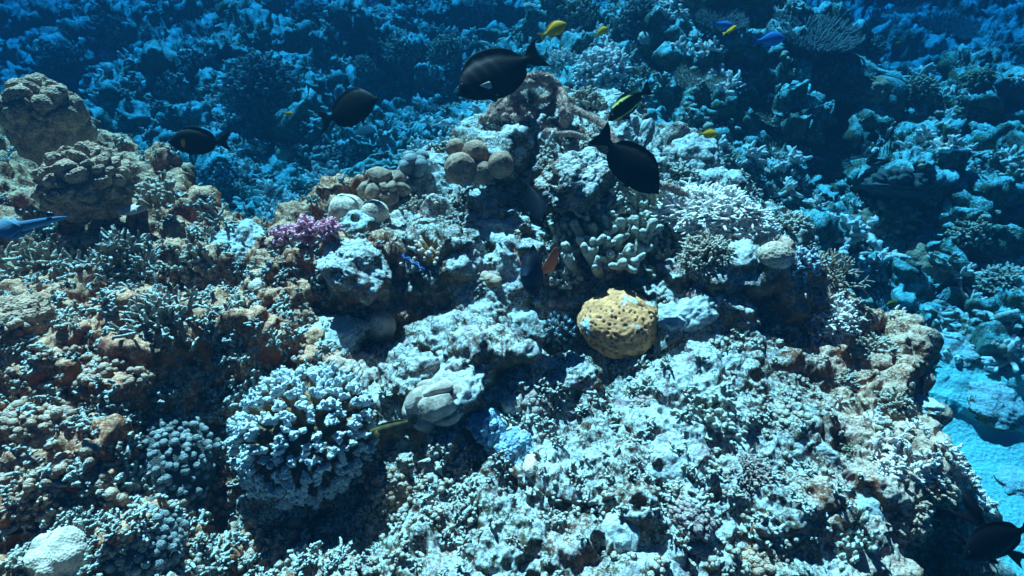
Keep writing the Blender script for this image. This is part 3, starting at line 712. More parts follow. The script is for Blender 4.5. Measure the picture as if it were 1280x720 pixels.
place('nodular_coral', 'cluster of yellow-brown rounded nodules left of the orange-finned fish', 'coral', 'nodules', 'rust', 612, 348, 17, sink=.2, seed=50, n=12, r=.4, core=.6, k=3)
place('nodular_coral', 'smooth red-brown nodules under the orange pectoral fin', 'coral', 'nodules', 'plum', 692, 378, 15, sink=.1, seed=51, n=5, r=.5, core=.55, k=3)
place('nodular_coral', 'pink-brown popcorn-like nodular coral at the crack under the slab', 'coral', 'nodules', 'plum', 662, 502, 26, sink=.3, seed=52, n=50, r=.2, k=3)
place('nodular_coral', 'pinkish tongue of tight nodules below the smooth folded coral', 'coral', 'nodules', 'plum', 566, 582, 30, sink=.4, seed=53, n=110, r=.12, k=2, squash=.7, rot=.9)
place('nodular_coral', 'dark red-brown nodular coral in the shade beside the cauliflower coral', 'coral', 'nodules', 'rust', 500, 600, 42, sink=.5, seed=54, n=130, r=.11, k=2)
place('folded_coral', 'smooth grey-brown folded coral like draped leather at the slab foot', 'coral', 'lobed', 'grey_smooth', 546, 503, 40, base=(546, 530), sink=.0, rot=.6, up=(-.2, -.6, 1), seed=55, k=6, lobe=.50, fr=.95, seam=.18, fine=.02, ff=3, flat=.62, under=.8, squash=.75)
place('crusted_rock', 'pale sediment-topped rock behind the smooth folded coral', 'rock', 'rock', 'stone', 566, 482, 38, sink=.15, seed=56, flat=.6)
place('blue_sponge', 'bright pale blue lumpy sponge at the foot of the folded coral', 'sponge', 'lobed', 'blue_sponge', 612, 534, 26, sink=.1, seed=57, lobe=.5, fr=2.5, fine=.08, flat=.7)
place('blue_sponge', 'bright blue-white sponge lump below the pale coral ball', 'sponge', 'lobed', 'blue_sponge', 645, 562, 24, sink=.1, seed=58, lobe=.45, fr=2.2, fine=.08, flat=.7)
place('coral_ball', 'rounded pale green-white coral ball between blue sponge and pink nodules', 'coral', 'lobed', 'porites_pale', 640, 508, 13, sink=-.2, seed=59, k=4, lobe=.2, fine=.05, flat=.9)
place('pebble_sponge', 'pale grey oval sponge just right of the lower blue sponge', 'sponge', 'lobed', 'porites_pale', 664, 582, 16, sink=0, seed=60, k=4, lobe=.25, fine=.04, flat=.6, squash=.6)
place('white_boulder', 'smooth white lumpy boulder in the bottom left corner', 'rock', 'lobed', 'porites_pale', 76, 694, 38, sink=.1, seed=61, k=5, lobe=.3, fr=1.4, fine=.02, flat=.9, up=(0, 0, 1))
place('bumpy_coral', 'low dome of small dark blue-green bumps left of the cauliflower coral', 'coral', 'nodules', 'slate', 172, 575, 76, sink=.62, seed=62, n=420, r=.068, k=2, core=.95, flat=.75, up=(0, -.4, 1))
place('bumpy_coral', 'small knobbly coral dome at the bottom edge right of the white boulder', 'coral', 'nodules', 'slate', 170, 690, 56, sink=.5, seed=63, n=170, r=.1, k=2, core=.9, flat=.75)
place('pale_boulder', 'flat-topped pale boulder right of the yellow honeycomb coral', 'rock', 'rock', 'stone_pale', 870, 392, 29, sink=.0, seed=64, flat=.55, squash=.75)
place('crusted_rock', 'speckled pale rock leaning behind the yellow honeycomb coral', 'rock', 'rock', 'stone_pale', 838, 394, 24, sink=.3, seed=65, flat=.7)
place('ledge_rock', 'broad dark ledge rock draped by the lower rope', 'rock', 'rock', 'stone_dark', 722, 226, 62, sink=.0, up=(0, -.1, 1), seed=66, k=6, flat=.5, squash=.6, dist=2.32)
place('ledge_rock', 'dark crusted rock pillar under the rope tangle', 'rock', 'rock', 'stone_dark', 630, 192, 40, sink=.1, up=(0, 0, 1), seed=67, k=5, flat=.95, dist=2.62)
place('ledge_rock', 'pale rock shelf over the central dark cave', 'rock', 'rock', 'stone', 622, 282, 60, sink=.2, up=(0, -.1, 1), seed=68, k=6, flat=.42, squash=.6)
place('crusted_rock', 'rounded speckled rock left of the blue clam', 'rock', 'rock', 'stone', 452, 330, 44, sink=.25, seed=69, k=6, flat=.62)
place('crusted_rock', 'pale rounded rock just left of the pink corals', 'rock', 'rock', 'stone', 306, 305, 40, sink=.25, seed=70, k=6, flat=.7)
place('crusted_rock', 'brown turfed round rock below the small blue cauliflower coral', 'rock', 'rock', 'stone_dark', 716, 478, 38, sink=.0, seed=71, k=6, flat=.75, up=(0, -.2, 1))
place('crusted_rock', 'blunt pale rock block at the right end of the central slab', 'rock', 'rock', 'stone', 655, 415, 32, sink=.2, seed=72, k=5, flat=.7)
place('crusted_rock', 'low rounded rock behind the cauliflower coral', 'rock', 'rock', 'stone', 410, 410, 44, sink=.4, seed=73, k=6, flat=.5)
place('crusted_rock', 'net-patterned grey rock knob right of the ginger antler coral', 'rock', 'rock', 'stone', 572, 336, 20, sink=.1, seed=74, k=4, flat=.9)
place('crusted_rock', 'dark round rock knob below the blue clam', 'rock', 'rock', 'stone_dark', 545, 348, 18, sink=.1, seed=75, k=4, flat=.9)
place('branching_coral', 'tan bushy coral above the stalked pale domes, before the rope rock', B, 'bush', 'tan', 520, 262, 30, sink=.3, seed=76, nb=70, sub=4, thick=.04)
place('branching_coral', 'dark mound of spiky coral right of the pale flat-topped boulder', B, 'bush', 'olive', 965, 412, 42, sink=.45, seed=77, nb=120, sub=4, thick=.026, flat=.75)
place('branching_coral', 'pale bushy coral dome on the right shoulder of the near reef', B, 'bush', 'cream', 1030, 385, 50, sink=.5, seed=78, nb=170, sub=4, thick=.024, flat=.6)
place('branching_coral', 'dark branching coral in the hollow of the right slope', B, 'bush', 'plum', 925, 590, 44, sink=.4, seed=79, nb=130, sub=3, thick=.03, flat=.6)
place('branching_coral', 'spiky tan coral on the rim above the sand channel', B, 'bush', 'tan', 1098, 440, 34, sink=.4, seed=80, nb=70, sub=4, thick=.035)
place('branching_coral', 'rim coral with tan fingers halfway down the right edge', B, 'bush', 'tan', 1120, 500, 32, sink=.4, seed=81, nb=70, sub=4, thick=.04)
place('branching_coral', 'orange-tinted coral jutting over the sand at the lower right rim', B, 'bush', 'rust', 1175, 595, 40, sink=.5, seed=82, nb=90, sub=3, thick=.045, flat=.7, up=(.5, 0, 1))
place('branching_coral', 'brown knobbly branching coral above the dark hollow at left', B, 'bush', 'tan', 235, 330, 44, sink=.45, seed=83, nb=70, sub=4, thick=.05)
place('branching_coral', 'stubby tan coral fingers rising behind the lower boulder coral', B, 'fingers', 'tan', 196, 240, 26, sink=.3, seed=84, n=16, r=.12, dist=2.0, up=(0, 0, 1))
place('branching_coral', 'open tangle of stubby branches at the left reef crest', B, 'staghorn', 'dead', 265, 300, 38, sink=.3, seed=85, n=20, gen=3, r=.05, L=.5)
place('branching_coral', 'twisted tan rubble coral left of the rounded pale rock', B, 'staghorn', 'dead', 150, 330, 50, sink=.3, seed=86, n=26, gen=3, r=.045, L=.5)
place('branching_coral', 'tangled coral branches in the middle of the left reef', B, 'staghorn', 'dead', 190, 400, 54, sink=.35, seed=87, n=30, gen=3, r=.045, L=.5)
place('branching_coral', 'low branching coral at the left edge above the striped boulder', B, 'staghorn', 'tan', 60, 330, 46, sink=.35, seed=88, n=24, gen=3, r=.05, L=.5)
place('branching_coral', 'knotty branching coral on the lower middle slope below the sponges', B, 'fingers', 'dead', 715, 620, 44, sink=.6, seed=89, n=46, r=.07, H=(.3, .8), up=(0, -.2, 1))
place('branching_coral', 'knotty branching coral left of the lower middle slope', B, 'fingers', 'dead', 545, 680, 40, sink=.6, seed=90, n=40, r=.08, H=(.3, .8))
place('flat_coral', 'small flat yellow-brown coral disc beside the lower boulder coral', 'coral', 'lobed', 'porites_pale', 166, 262, 17, sink=0, seed=91, k=4, lobe=.1, flat=.3, dist=1.95, up=(0, -.2, 1), squash=.6)
place('pale_boulder', 'small pale rounded boulder low on the bottom slope', 'rock', 'rock', 'stone_pale', 772, 664, 26, sink=.2, seed=92, k=4, flat=.7)
place('branching_coral', 'dark bush coral on the back rim right of the cream shelf', B, 'bush', 'slate', 960, 245, 34, sink=.4, seed=93, nb=80, sub=4, thick=.035)
place('branching_coral', 'slim upright staghorn thicket at the back right of the near reef', B, 'staghorn', 'tan', 1035, 345, 32, sink=.2, seed=94, n=18, gen=3, r=.035, L=.6, up=(0, 0, 1))
place('branching_coral', 'grey bush coral on the shelf left of the rope-draped ledge', B, 'bush', 'tan', 575, 256, 26, sink=.3, seed=95, nb=60, sub=4, thick=.045)
place('branching_coral', 'rounded grey knobby coral by the ledge rock\'s right end', B, 'bush', 'dead', 850, 218, 30, sink=.3, seed=96, nb=70, sub=4, thick=.05)

# ------------------------------------------------------------------ colonies on the outer reef
G1 = 'corals on the outer reef'
far = [  # kind, material, px, py, r, seed, extra, name, label
    ('bush', 'cream', 748, 84, 46, 100, dict(nb=150, sub=4, thick=.042, flat=.85), 'bush_coral', 'largest cream bush coral on the back outcrop, behind the rope'),
    ('bush', 'cream', 700, 80, 30, 101, dict(nb=90, sub=4, thick=.04), 'bush_coral', 'cream bush coral just right of the striped tang tail'),
    ('bush', 'tan', 800, 96, 26, 102, dict(nb=70, sub=4, thick=.04), 'bush_coral', 'tan bush coral right of the largest cream bush'),
    ('bush', 'tan', 735, 130, 34, 103, dict(nb=80, sub=4, thick=.045), 'bush_coral', 'shaded tan coral skirt under the largest cream bush'),
    ('bush', 'tan', 720, 18, 34, 104, dict(nb=110, sub=4, thick=.032), 'bush_coral', 'bush coral at the top edge above the two yellow fish'),
    ('bush', 'slate', 800, 20, 36, 105, dict(nb=110, sub=4, thick=.032), 'bush_coral', 'dim bush coral at the top edge right of the yellow fish'),
    ('table', 'tan', 1040, 112, 38, 110, dict(), 'plate_coral', 'plate coral of upright fingers over the deep dark cave'),
    ('table', 'slate', 1018, 50, 48, 111, dict(), 'plate_coral', 'broad dark plate coral near the top right of the outcrop'),
    ('table', 'tan', 872, 104, 30, 112, dict(), 'plate_coral', 'plate coral in shade at the middle of the back outcrop'),
    ('table', 'tan', 978, 192, 26, 113, dict(), 'plate_coral', 'bright plate coral at the foot of the dark cave'),
    ('table', 'blue_tips', 1140, 392, 44, 114, dict(), 'plate_coral', 'wide bluish plate coral beside the small olive fish'),
    ('table', 'slate', 1028, 205, 28, 115, dict(), 'plate_coral', 'dim plate coral right of the bright one at the cave foot'),
    ('table', 'tan', 970, 150, 24, 116, dict(), 'plate_coral', 'small plate coral left of the deep dark cave'),
    ('bush', 'tan', 1250, 345, 32, 117, dict(nb=90, sub=4, thick=.04, flat=.7), 'bush_coral', 'flat-topped bush coral at the right edge above the sand channel'),
    ('table', 'slate', 900, 30, 30, 118, dict(), 'plate_coral', 'hazy plate coral above the curled yellow fish'),
    ('lobed', 'porites', 1092, 112, 19, 120, dict(lobe=.35, fr=2), 'boulder_coral', 'round boulder coral right of the finger plate coral'),
    ('lobed', 'slate', 1120, 230, 30, 121, dict(lobe=.4, fr=2.4, seam=.1, fine=.06), 'boulder_coral', 'broad lobed boulder coral on the right outer slope'),
    ('lobed', 'porites', 1090, 285, 28, 122, dict(lobe=.4, fr=2.4, fine=.06), 'boulder_coral', 'boulder coral below the broad lobed one at right'),
    ('lobed', 'porites_pale', 808, 47, 10, 123, dict(lobe=.15, fr=2, fine=.02, k=4), 'round_sponge', 'pale round ball right of the two yellow fish'),
    ('lobed', 'porites_pale', 661, 8, 7, 124, dict(lobe=.15, fr=2, fine=.02, k=4), 'round_sponge', 'small pale ball at the top edge above the yellow fish'),
    ('lobed', 'porites_pale', 947, 137, 7, 125, dict(lobe=.15, fr=2, fine=.02, k=4), 'round_sponge', 'tiny pale ball left of the deep dark cave'),
    ('bush', 'olive', 1225, 100, 26, 130, dict(nb=60, sub=4, thick=.05), 'bush_coral', 'ragged coral on top of the far right pinnacle'),
    ('bush', 'tan', 1150, 108, 24, 131, dict(nb=60, sub=4, thick=.05), 'bush_coral', 'pinkish coral between plate coral and far right pinnacle'),
    ('bush', 'olive', 1195, 140, 28, 132, dict(nb=60, sub=4, thick=.05), 'bush_coral', 'ragged coral at the foot of the far right pinnacle'),
    ('bush', 'slate', 1090, 60, 24, 133, dict(nb=60, sub=4, thick=.05), 'bush_coral', 'dark bush coral at the right end of the back outcrop'),
    ('bush', 'blue_tips', 268, 218, 34, 140, dict(nb=110, sub=4, thick=.035, flat=.8), 'bush_coral', 'pale bush coral on the cyan floor below the orange-spotted tang'),
    ('lobed', 'massive', 355, 192, 14, 141, dict(lobe=.05, fr=2, fine=.02, k=4), 'round_coral', 'round coral ball on the cyan floor between the two left tangs'),
    ('bush', 'slate', 330, 106, 56, 142, dict(nb=190, sub=4, thick=.026), 'bush_coral', 'huge shaded bush coral on the far wall at left'),
    ('bush', 'slate', 432, 195, 30, 143, dict(nb=90, sub=4, thick=.035), 'bush_coral', 'dark bush coral on the floor under the dark tang'),
    ('lobed', 'slate', 455, 168, 15, 144, dict(lobe=.1, fr=2, fine=.02, k=4), 'round_coral', 'grey-green round coral just beneath the dark tang'),
    ('bush', 'tan', 500, 66, 34, 145, dict(nb=110, sub=4, thick=.03), 'bush_coral', 'bush coral thicket on the far shelf above the dark tang'),
    ('bush', 'tan', 560, 62, 34, 146, dict(nb=110, sub=4, thick=.03), 'bush_coral', 'bush coral thicket on the far shelf above the striped tang'),
    ('bush', 'tan', 455, 84, 24, 147, dict(nb=80, sub=4, thick=.035), 'bush_coral', 'small coral at the left end of the far shelf'),
    ('bush', 'slate', 240, 78, 26, 148, dict(nb=80, sub=4, thick=.04), 'bush_coral', 'greenish coral tuft high on the far left wall'),
    ('bush', 'slate', 215, 108, 26, 149, dict(nb=80, sub=4, thick=.04), 'bush_coral', 'coral cluster above the orange-spotted tang'),
    ('bush', 'slate', 140, 40, 34, 150, dict(nb=80, sub=4, thick=.04), 'bush_coral', 'dim coral high on the far left wall'),
    ('bush', 'slate', 70, 70, 30, 151, dict(nb=80, sub=4, thick=.04), 'bush_coral', 'dim coral above the big round boulder coral'),
    ('bush', 'slate', 540, 145, 26, 152, dict(nb=80, sub=4, thick=.04), 'bush_coral', 'hazy bush coral left of the rope tangle'),
    ('bush', 'slate', 600, 12, 30, 153, dict(nb=80, sub=4, thick=.04), 'bush_coral', 'hazy coral at the top edge near its middle'),
    ('bush', 'slate', 390, 20, 34, 154, dict(nb=80, sub=4, thick=.04), 'bush_coral', 'hazy coral at the top edge left of the middle'),
    ('table', 'slate', 1190, 40, 34, 155, dict(), 'plate_coral', 'faint plate coral in deep blue haze at upper right'),
    ('table', 'slate', 1120, 30, 30, 156, dict(), 'plate_coral', 'faint plate coral where the haze swallows the reef'),
    ('lobed', 'porites', 1160, 330, 30, 157, dict(lobe=.4, fr=2.4, fine=.06), 'boulder_coral', 'lumpy boulder coral above the wide bluish plate coral'),
    ('bush', 'tan', 1215, 290, 30, 158, dict(nb=80, sub=4, thick=.04), 'bush_coral', 'tan bush coral on the right slope near the edge'),
    ('rock', 'stone', 1180, 440, 34, 159, dict(flat=.6), 'reef_rock', 'rounded rock below the wide bluish plate coral'),
    ('rock', 'stone', 1245, 500, 36, 160, dict(flat=.5), 'reef_rock', 'dark-sided rock at the upper bank of the sand channel'),
    ('rock', 'stone', 1150, 500, 24, 161, dict(flat=.5), 'reef_rock', 'low rock on the near bank of the sand channel'),
    ('rock', 'stone', 1270, 600, 26, 162, dict(flat=.5), 'reef_rock', 'small rock on the sand just above the bottom right fish'),
    ('bush', 'tan', 905, 205, 32, 163, dict(nb=90, sub=4, thick=.04), 'bush_coral', 'bush coral in the gully below the single yellow fish'),
    ('rock', 'stone', 870, 185, 28, 164, dict(flat=.6), 'reef_rock', 'pale hump of rock left of the single yellow fish'),
]
for kind, mt, x, y, r_, sd_, kw, nm, lab in far:
    place(nm, lab, 'rock' if nm == 'reef_rock' else 'sponge' if 'sponge' in nm else 'coral', kind, mt, x, y, r_, sink=.25 if kind != 'table' else -.1,
          up=(0, -.25, 1) if kind == 'table' else None, seed=sd_, group='round pale sponges on the back outcrop' if 'sponge' in nm else None, **kw)

LOW = 'low coral clumps scattered over the near right slope'
for k, (kd, mt, x, y, r_, lab) in enumerate([
        ('bush', 'tan', 800, 560, 34, 'low tan bush clump mid-slope below the turfed round rock'), ('nodules', 'plum', 862, 640, 36, 'plum nodular clump low on the right slope'),
        ('bush', 'rust', 1010, 600, 40, 'rusty bush clump on the lower right slope'), ('fingers', 'finger', 905, 520, 36, 'knotty finger clump in the middle of the right slope'),
        ('nodules', 'tan', 990, 520, 34, 'tan nodular clump right of the knotty finger clump'), ('bush', 'olive', 1075, 560, 36, 'olive bush clump near the right rim'),
        ('bush', 'rust', 1130, 640, 44, 'large rusty bush clump at the lower right rim'), ('fingers', 'finger', 1050, 670, 44, 'knotty finger clump at the bottom right, left of the rusty bush'),
        ('nodules', 'rust', 945, 690, 40, 'rusty nodular clump at the bottom edge, right part'), ('bush', 'tan', 640, 660, 34, 'low tan bush clump on the bottom slope near the middle'),
        ('nodules', 'plum', 805, 500, 26, 'small plum nodular clump under the yellow honeycomb coral'), ('bush', 'tan', 1050, 470, 34, 'tan bush clump on the upper right slope'),
        ('rock', 'stone_dark', 900, 450, 34, 'dark turfed rock hump right of the flat-topped boulder'), ('rock', 'stone', 1000, 560, 42, 'broad pale rock hump on the right slope'),
        ('rock', 'stone', 830, 590, 44, 'broad pale rock hump at the foot of the middle slope'), ('rock', 'stone_dark', 740, 560, 36, 'dark rock hump right of the blue sponges'),
        ('rock', 'stone', 1080, 620, 34, 'pale rock hump by the lower right rim'), ('rock', 'stone_dark', 620, 610, 30, 'small dark rock hump below the blue sponges')]):
    ex = dict(nb=110, sub=4, thick=.04, flat=.6) if kd == 'bush' else dict(n=120, r=.13, k=2) if kd == 'nodules' else dict(n=36, r=.09, H=(.3, .8)) if kd == 'fingers' else dict(flat=.5, k=6)
    place('rock_hump' if kd == 'rock' else 'coral_clump', lab, 'rock' if kd == 'rock' else 'coral', kd, mt, x, y, r_, sink=.45, seed=200+k, squash=.75 if k % 2 else 1., group=None if kd == 'rock' else LOW, **ex)
for k, (kd, mt, x, y, r_, lab) in enumerate([
        ('bush', 'olive', 690, 258, 30, 'olive bush coral in the hollow behind the diving dark fish'), ('fingers', 'finger', 830, 300, 30, 'short finger coral clump at the left foot of the cream shelf'), ('bush', 'tan', 985, 275, 34, 'tan bush coral just above the pinkish brain coral ball'),
        ('bush', 'rust', 30, 620, 50, 'rusty bush coral in the lower left corner above the white boulder'), ('nodules', 'rust', 60, 520, 48, 'rusty nodular mound at the left edge below the striped boulder'),
        ('nodules', 'rust', 110, 470, 36, 'rusty nodular mound beside the dark hollow at left'), ('rock', 'stone_dark', 340, 640, 40, 'dark rock hump under the front of the cauliflower coral')]):
    ex = dict(nb=110, sub=4, thick=.045, flat=.75) if kd == 'bush' else dict(n=150, r=.12, k=2) if kd == 'nodules' else dict(n=26, r=.1, H=(.5, 1.1)) if kd == 'fingers' else dict(flat=.5, k=6)
    place('rock_hump' if kd == 'rock' else 'coral_clump', lab, 'rock' if kd == 'rock' else 'coral', kd, mt, x, y, r_, sink=.35, seed=240+k, **ex)
# ------------------------------------------------------------------ fish
fm, nt, b = new_mat('fish skin', .55, .03)
at = nt.nodes.new('ShaderNodeAttribute'); at.attribute_name = 'col'; nt.links.new(at.outputs['Color'], b.inputs['Base Color'])
tc = nt.nodes.new('ShaderNodeTexCoord'); bump(nt, b, voro(nt, tc.outputs['Object'], 70), .002, .15)
em, nt, b = new_mat('fish eye', .15, .6); b.inputs['Base Color'].default_value = (.01, .01, .012, 1)
PROF = {  # x, body top, body bottom, fin top, fin bottom, half thickness
 'tang': [(0, .006, -.006, 0, 0, .006), (.03, .03, -.028, 0, 0, .020), (.08, .085, -.07, 0, 0, .036), (.15, .135, -.115, 0, 0, .050), (.22, .165, -.14, .012, 0, .058),
          (.32, .18, -.16, .035, .0, .060), (.42, .178, -.158, .045, .02, .056), (.52, .155, -.14, .055, .042, .047), (.62, .115, -.105, .065, .055, .035),
          (.70, .075, -.07, .068, .06, .024), (.745, .052, -.05, .055, .05, .018), (.765, .042, -.04, .004, .004, .016), (.80, .030, -.030, 0, 0, .013), (.83, .030, -.030, .006, .006, .011),
          (.87, .03, -.03, .035, .035, .007), (.91, .02, -.02, .075, .075, .004), (.95, .01, -.01, .11, .11, .003), (.985, .005, -.005, .135, .135, .003), (1, .004, -.004, .14, .14, .003)],
 'sail': [(0, .006, -.006, 0, 0, .006), (.03, .03, -.028, 0, 0, .020), (.08, .08, -.07, 0, 0, .034), (.15, .13, -.115, .02, 0, .048), (.22, .155, -.14, .045, .0, .054),
          (.32, .17, -.16, .07, .02, .056), (.42, .168, -.158, .08, .04, .052), (.52, .15, -.14, .085, .06, .045), (.62, .115, -.105, .09, .07, .035),
          (.70, .08, -.07, .085, .075, .024), (.76, .05, -.05, .06, .06, .018), (.785, .042, -.04, .004, .004, .016), (.81, .032, -.032, 0, 0, .013), (.84, .03, -.03, .012, .012, .010),
          (.88, .03, -.03, .05, .05, .007), (.92, .02, -.02, .08, .08, .004), (.96, .01, -.01, .11, .11, .003), (1, .004, -.004, .135, .135, .003)],
 'damsel': [(0, .006, -.006, 0, 0, .006), (.04, .05, -.045, 0, 0, .028), (.10, .11, -.095, 0, 0, .046), (.20, .165, -.15, .01, 0, .062), (.32, .19, -.175, .04, .0, .065),
          (.44, .18, -.165, .045, .01, .058), (.55, .145, -.13, .05, .05, .045), (.64, .10, -.095, .07, .075, .032), (.70, .07, -.07, .05, .05, .022), (.74, .05, -.05, .01, .01, .018),
          (.78, .045, -.045, 0, 0, .014), (.84, .04, -.04, .03, .03, .008), (.90, .02, -.02, .08, .08, .004), (.96, .01, -.01, .12, .12, .003), (1, .004, -.004, .14, .14, .003)],
 'long': [(0, .004, -.004, 0, 0, .004), (.05, .018, -.016, 0, 0, .014), (.15, .032, -.028, 0, 0, .024), (.3, .042, -.036, .004, 0, .03), (.45, .044, -.038, .018, .0, .03),
          (.6, .038, -.034, .02, .014, .026), (.75, .028, -.026, .014, .012, .019), (.84, .02, -.02, .002, .002, .013), (.88, .018, -.018, .004, .004, .010), (.93, .012, -.012, .02, .02, .005), (1, .004, -.004, .036, .036, .003)],
}
def fin(root, d1, d2, L, point=0, thick=.004, n=9):
    """one fan-shaped fin: rays from root spreading between directions d1 and d2"""
    root, d1, d2 = map(np.array, (root, d1, d2)); V = []; nn_ = np.cross(d1, d2); nn_ = nn_/np.linalg.norm(nn_)
    for sgn in (1, -1):
        V.append(root+nn_*thick*sgn*1.5)
        for m_ in (.5, 1.):
            for k in range(n):
                a = k/(n-1); d = d1*(1-a)+d2*a; d = d/np.linalg.norm(d)
                ll = L*m_*((.72+.28*math.sin(math.pi*(.15+.8*a))) if not point else 1-point*math.sin(math.pi*min(a*1.3, 1))**.8 if a < .77 else 1-.3*(a-.77)/.23)*(1+.02*(k % 2)); V.append(root+d*ll+nn_*(thick*sgn*(1.2-m_*.9)+.03*L*math.sin(a*3.1)*m_))
    V = np.array(V); S = 2*n+1; F4, F3 = [], []
    for s0, flip in ((0, 0), (S, 1)):
        for k in range(n-1):
            t3 = (s0, s0+1+k, s0+2+k); q = (s0+1+k, s0+1+n+k, s0+2+n+k, s0+2+k)
            F3.append(t3[::-1] if flip else t3); F4.append(q[::-1] if flip else q)
    for k in range(n-1): F4.append((1+n+k, S+1+n+k, S+2+n+k, 2+n+k))
    for a, b_ in ((0, 1), (1, 1+n)): F4.append((a, S+a, S+b_, b_))
    for a, b_ in ((0, n), (n, 2*n)): F4.append((a, b_, S+b_, S+a))
    return V, [np.array(F4), np.array(F3)]
def fish_mesh(kind, colour, zs=1., fork=.06, pec=(.16, .5, -.1), peccol=None, bend=0., fins=(), wide=1.):
    pr = np.array(PROF[kind]); n = 70; x = np.linspace(0, 1, n)**1.0
    I = [np.interp(x, pr[:, 0], pr[:, k]) for k in range(1, 6)]
    I = [np.convolve(np.pad(v, 1, 'edge'), [.2, .6, .2], 'valid') for v in I]
    bt, bb, ft, fb, wd = I; wd = wd*wide; bt, bb, ft, fb = bt*zs, bb*zs, ft*zs, fb*zs
    m = 18; V = np.zeros((n, 2*m, 3)); s_ = .5-.5*np.cos(np.linspace(0, math.pi, m+1))
    for i in range(n):
        zc, h = (bt[i]+bb[i])/2, (bt[i]-bb[i])/2+1e-5; lo, hi = bb[i]-fb[i], bt[i]+ft[i]
        z = lo+(hi-lo)*s_; y = wd[i]*np.sqrt(np.clip(1-((z-zc)/h)**2, 0, 1)); y = np.maximum(y, min(.0028, wd[i])); y[0] = y[-1] = 0
        ring_z = np.concatenate([z, z[-2:0:-1]]); ring_y = np.concatenate([y, -y[-2:0:-1]])
        xs = x[i]+np.where(x[i] > .84, fork*((x[i]-.84)/.16)*(np.abs(ring_z)/(.14*zs))**1.6-fork*.55*((x[i]-.84)/.16), 0)
        xs = xs+np.where((ring_z > bt[i]) | (ring_z < bb[i]), .0, 0)
        V[i, :, 0] = xs; V[i, :, 1] = ring_y+bend*math.sin((x[i]-.2)*2.4)*max(x[i]-.25, 0); V[i, :, 2] = ring_z
    idx = np.arange(n*2*m).reshape(n, 2*m); nx = np.roll(idx, -1, 1)
    F = [np.stack([idx[:-1], nx[:-1], nx[1:], idx[1:]], -1).reshape(-1, 4)]
    capf = np.array([[idx[0, k], idx[0, (k+1) % (2*m)], idx[0, (-k-2) % (2*m)]] for k in range(1, m-1)])
    C = np.array([colour(*p) for p in V.reshape(-1, 3)]); parts = [(V.reshape(-1, 3), F, C)]
    for sgn in (1, -1):
        L, up_, back = pec; W, G = fin((.235, sgn*.05, -.03*zs), (.45, sgn*back, up_), (.75, sgn*back*.6, up_-.75), L, 0)
        pc = peccol or colour(.3, 0, 0); parts.append((W, G, np.tile(pc, (len(W), 1))))
        W, G = fin((.27, sgn*.018, -.13*zs if kind != 'long' else -.03), (.5, sgn*.3, -.6), (.9, sgn*.2, -.25), .11 if kind != 'long' else .05, 0)
        parts.append((W, G, np.tile(colour(.3, 0, -.1), (len(W), 1))))
    for a_ in fins:
        W, G = fin(*a_); parts.append((W, G, np.tile(colour(.3, 0, 0), (len(W), 1))))
    V, F, C = cat_mesh(parts); me = mesh_from(kind+'_fish', V, F, {'col': C}); me.materials.append(fm); return me
eye_me = None
def fish(name, label, cat, kind, head, tail, dh, dt, colour, roll=0, group=None, eye=(.095, .045), **kw):
    global eye_me
    zs = kw.get('zs', 1.); A = atd(*head, dh); Bp = atd(*tail, dt); X = Bp-A; L = X.length; X.normalize()
    view = ((A+Bp)/2-Vector((0, 0, CAMZ))).normalized(); camup = Vector((0, SP, CP))
    Z = camup-X*camup.dot(X)
    if Z.length < .3: Z = camup.copy(); Z = Z-X*Z.dot(X)
    Z.normalize(); Z = Matrix.Rotation(R(roll), 3, X) @ Z; Y = Z.cross(X)
    o = link(name, fish_mesh(kind, colour, **kw)); Mx = Matrix((X*L, Y*L, Z*L)).transposed().to_4x4(); Mx.translation = A; o.matrix_world = Mx
    if eye_me is None:
        U, F = ico(2); eye_me = mesh_from('eye', U, [F]); eye_me.materials.append(em)
    pr = np.array(PROF[kind])
    for sgn in (1, -1):
        e = link('eye', eye_me, parent=o); wd = np.interp(eye[0], pr[:, 0], pr[:, 5])
        e.location = (eye[0], sgn*(wd*.78), eye[1]*zs); e.scale = (.017, .009, .017)
    return tag(o, label, cat, group)
BLK = (.0035, .0035, .005)
def c_dark(x, y, z): return BLK
def c_sail(x, y, z):
    s = max(0, math.sin((x+.25*z)*52)) if x < .55 else 0
    return (.003+.016*s, .003+.018*s, .005+.022*s)
def c_spot(x, y, z):
    d = math.hypot((x-.25)/.034, (z+.02)/.075)
    return (.95, .30, .02) if d < 1 and abs(y) > .02 else (.012, .013, .016) if z > 0 else (.005, .005, .008)
def c_stripe(x, y, z):
    if abs(z-.135+.32*(x-.3)**2) < .020 and x < .8: return (.62, .72, .18)
    if abs(z+.055+.05*x) < .014 and x < .75: return (.42, .48, .10)
    return (.006, .006, .006)
def c_yel(x, y, z): return (.80, .40, .015) if x < .7 else (.82, .46, .03)
def c_blue(x, y, z): return (.05, .20, .52) if z > -.05 else (.12, .36, .66)
def c_olive(x, y, z): return (.22, .17, .02)
def c_bw(x, y, z): return (.85, .85, .82) if x > .72 else (.02, .02, .02)
def c_pblue(x, y, z): return (.04, .12, .22) if z > 0 else (.08, .2, .3)
def c_brown(x, y, z): s = .5+.5*math.sin(x*40); return (.11+.06*s, .085+.04*s, .035+.02*s)
def c_dive(x, y, z): return (.004, .008, .015)
def c_front(x, y, z): return (.012, .024, .045) if abs(z) < .12 and x < .3 else (.005, .009, .018)
fish('sailfin_tang', 'dark striped tang with a small pale side fin, just over the rope tangle', 'fish', 'sail', (571, 119), (676, 66), 1.85, 1.9, c_sail, roll=-6, zs=1.22, peccol=(.42, .42, .36), pec=(.13, -.05, .12))
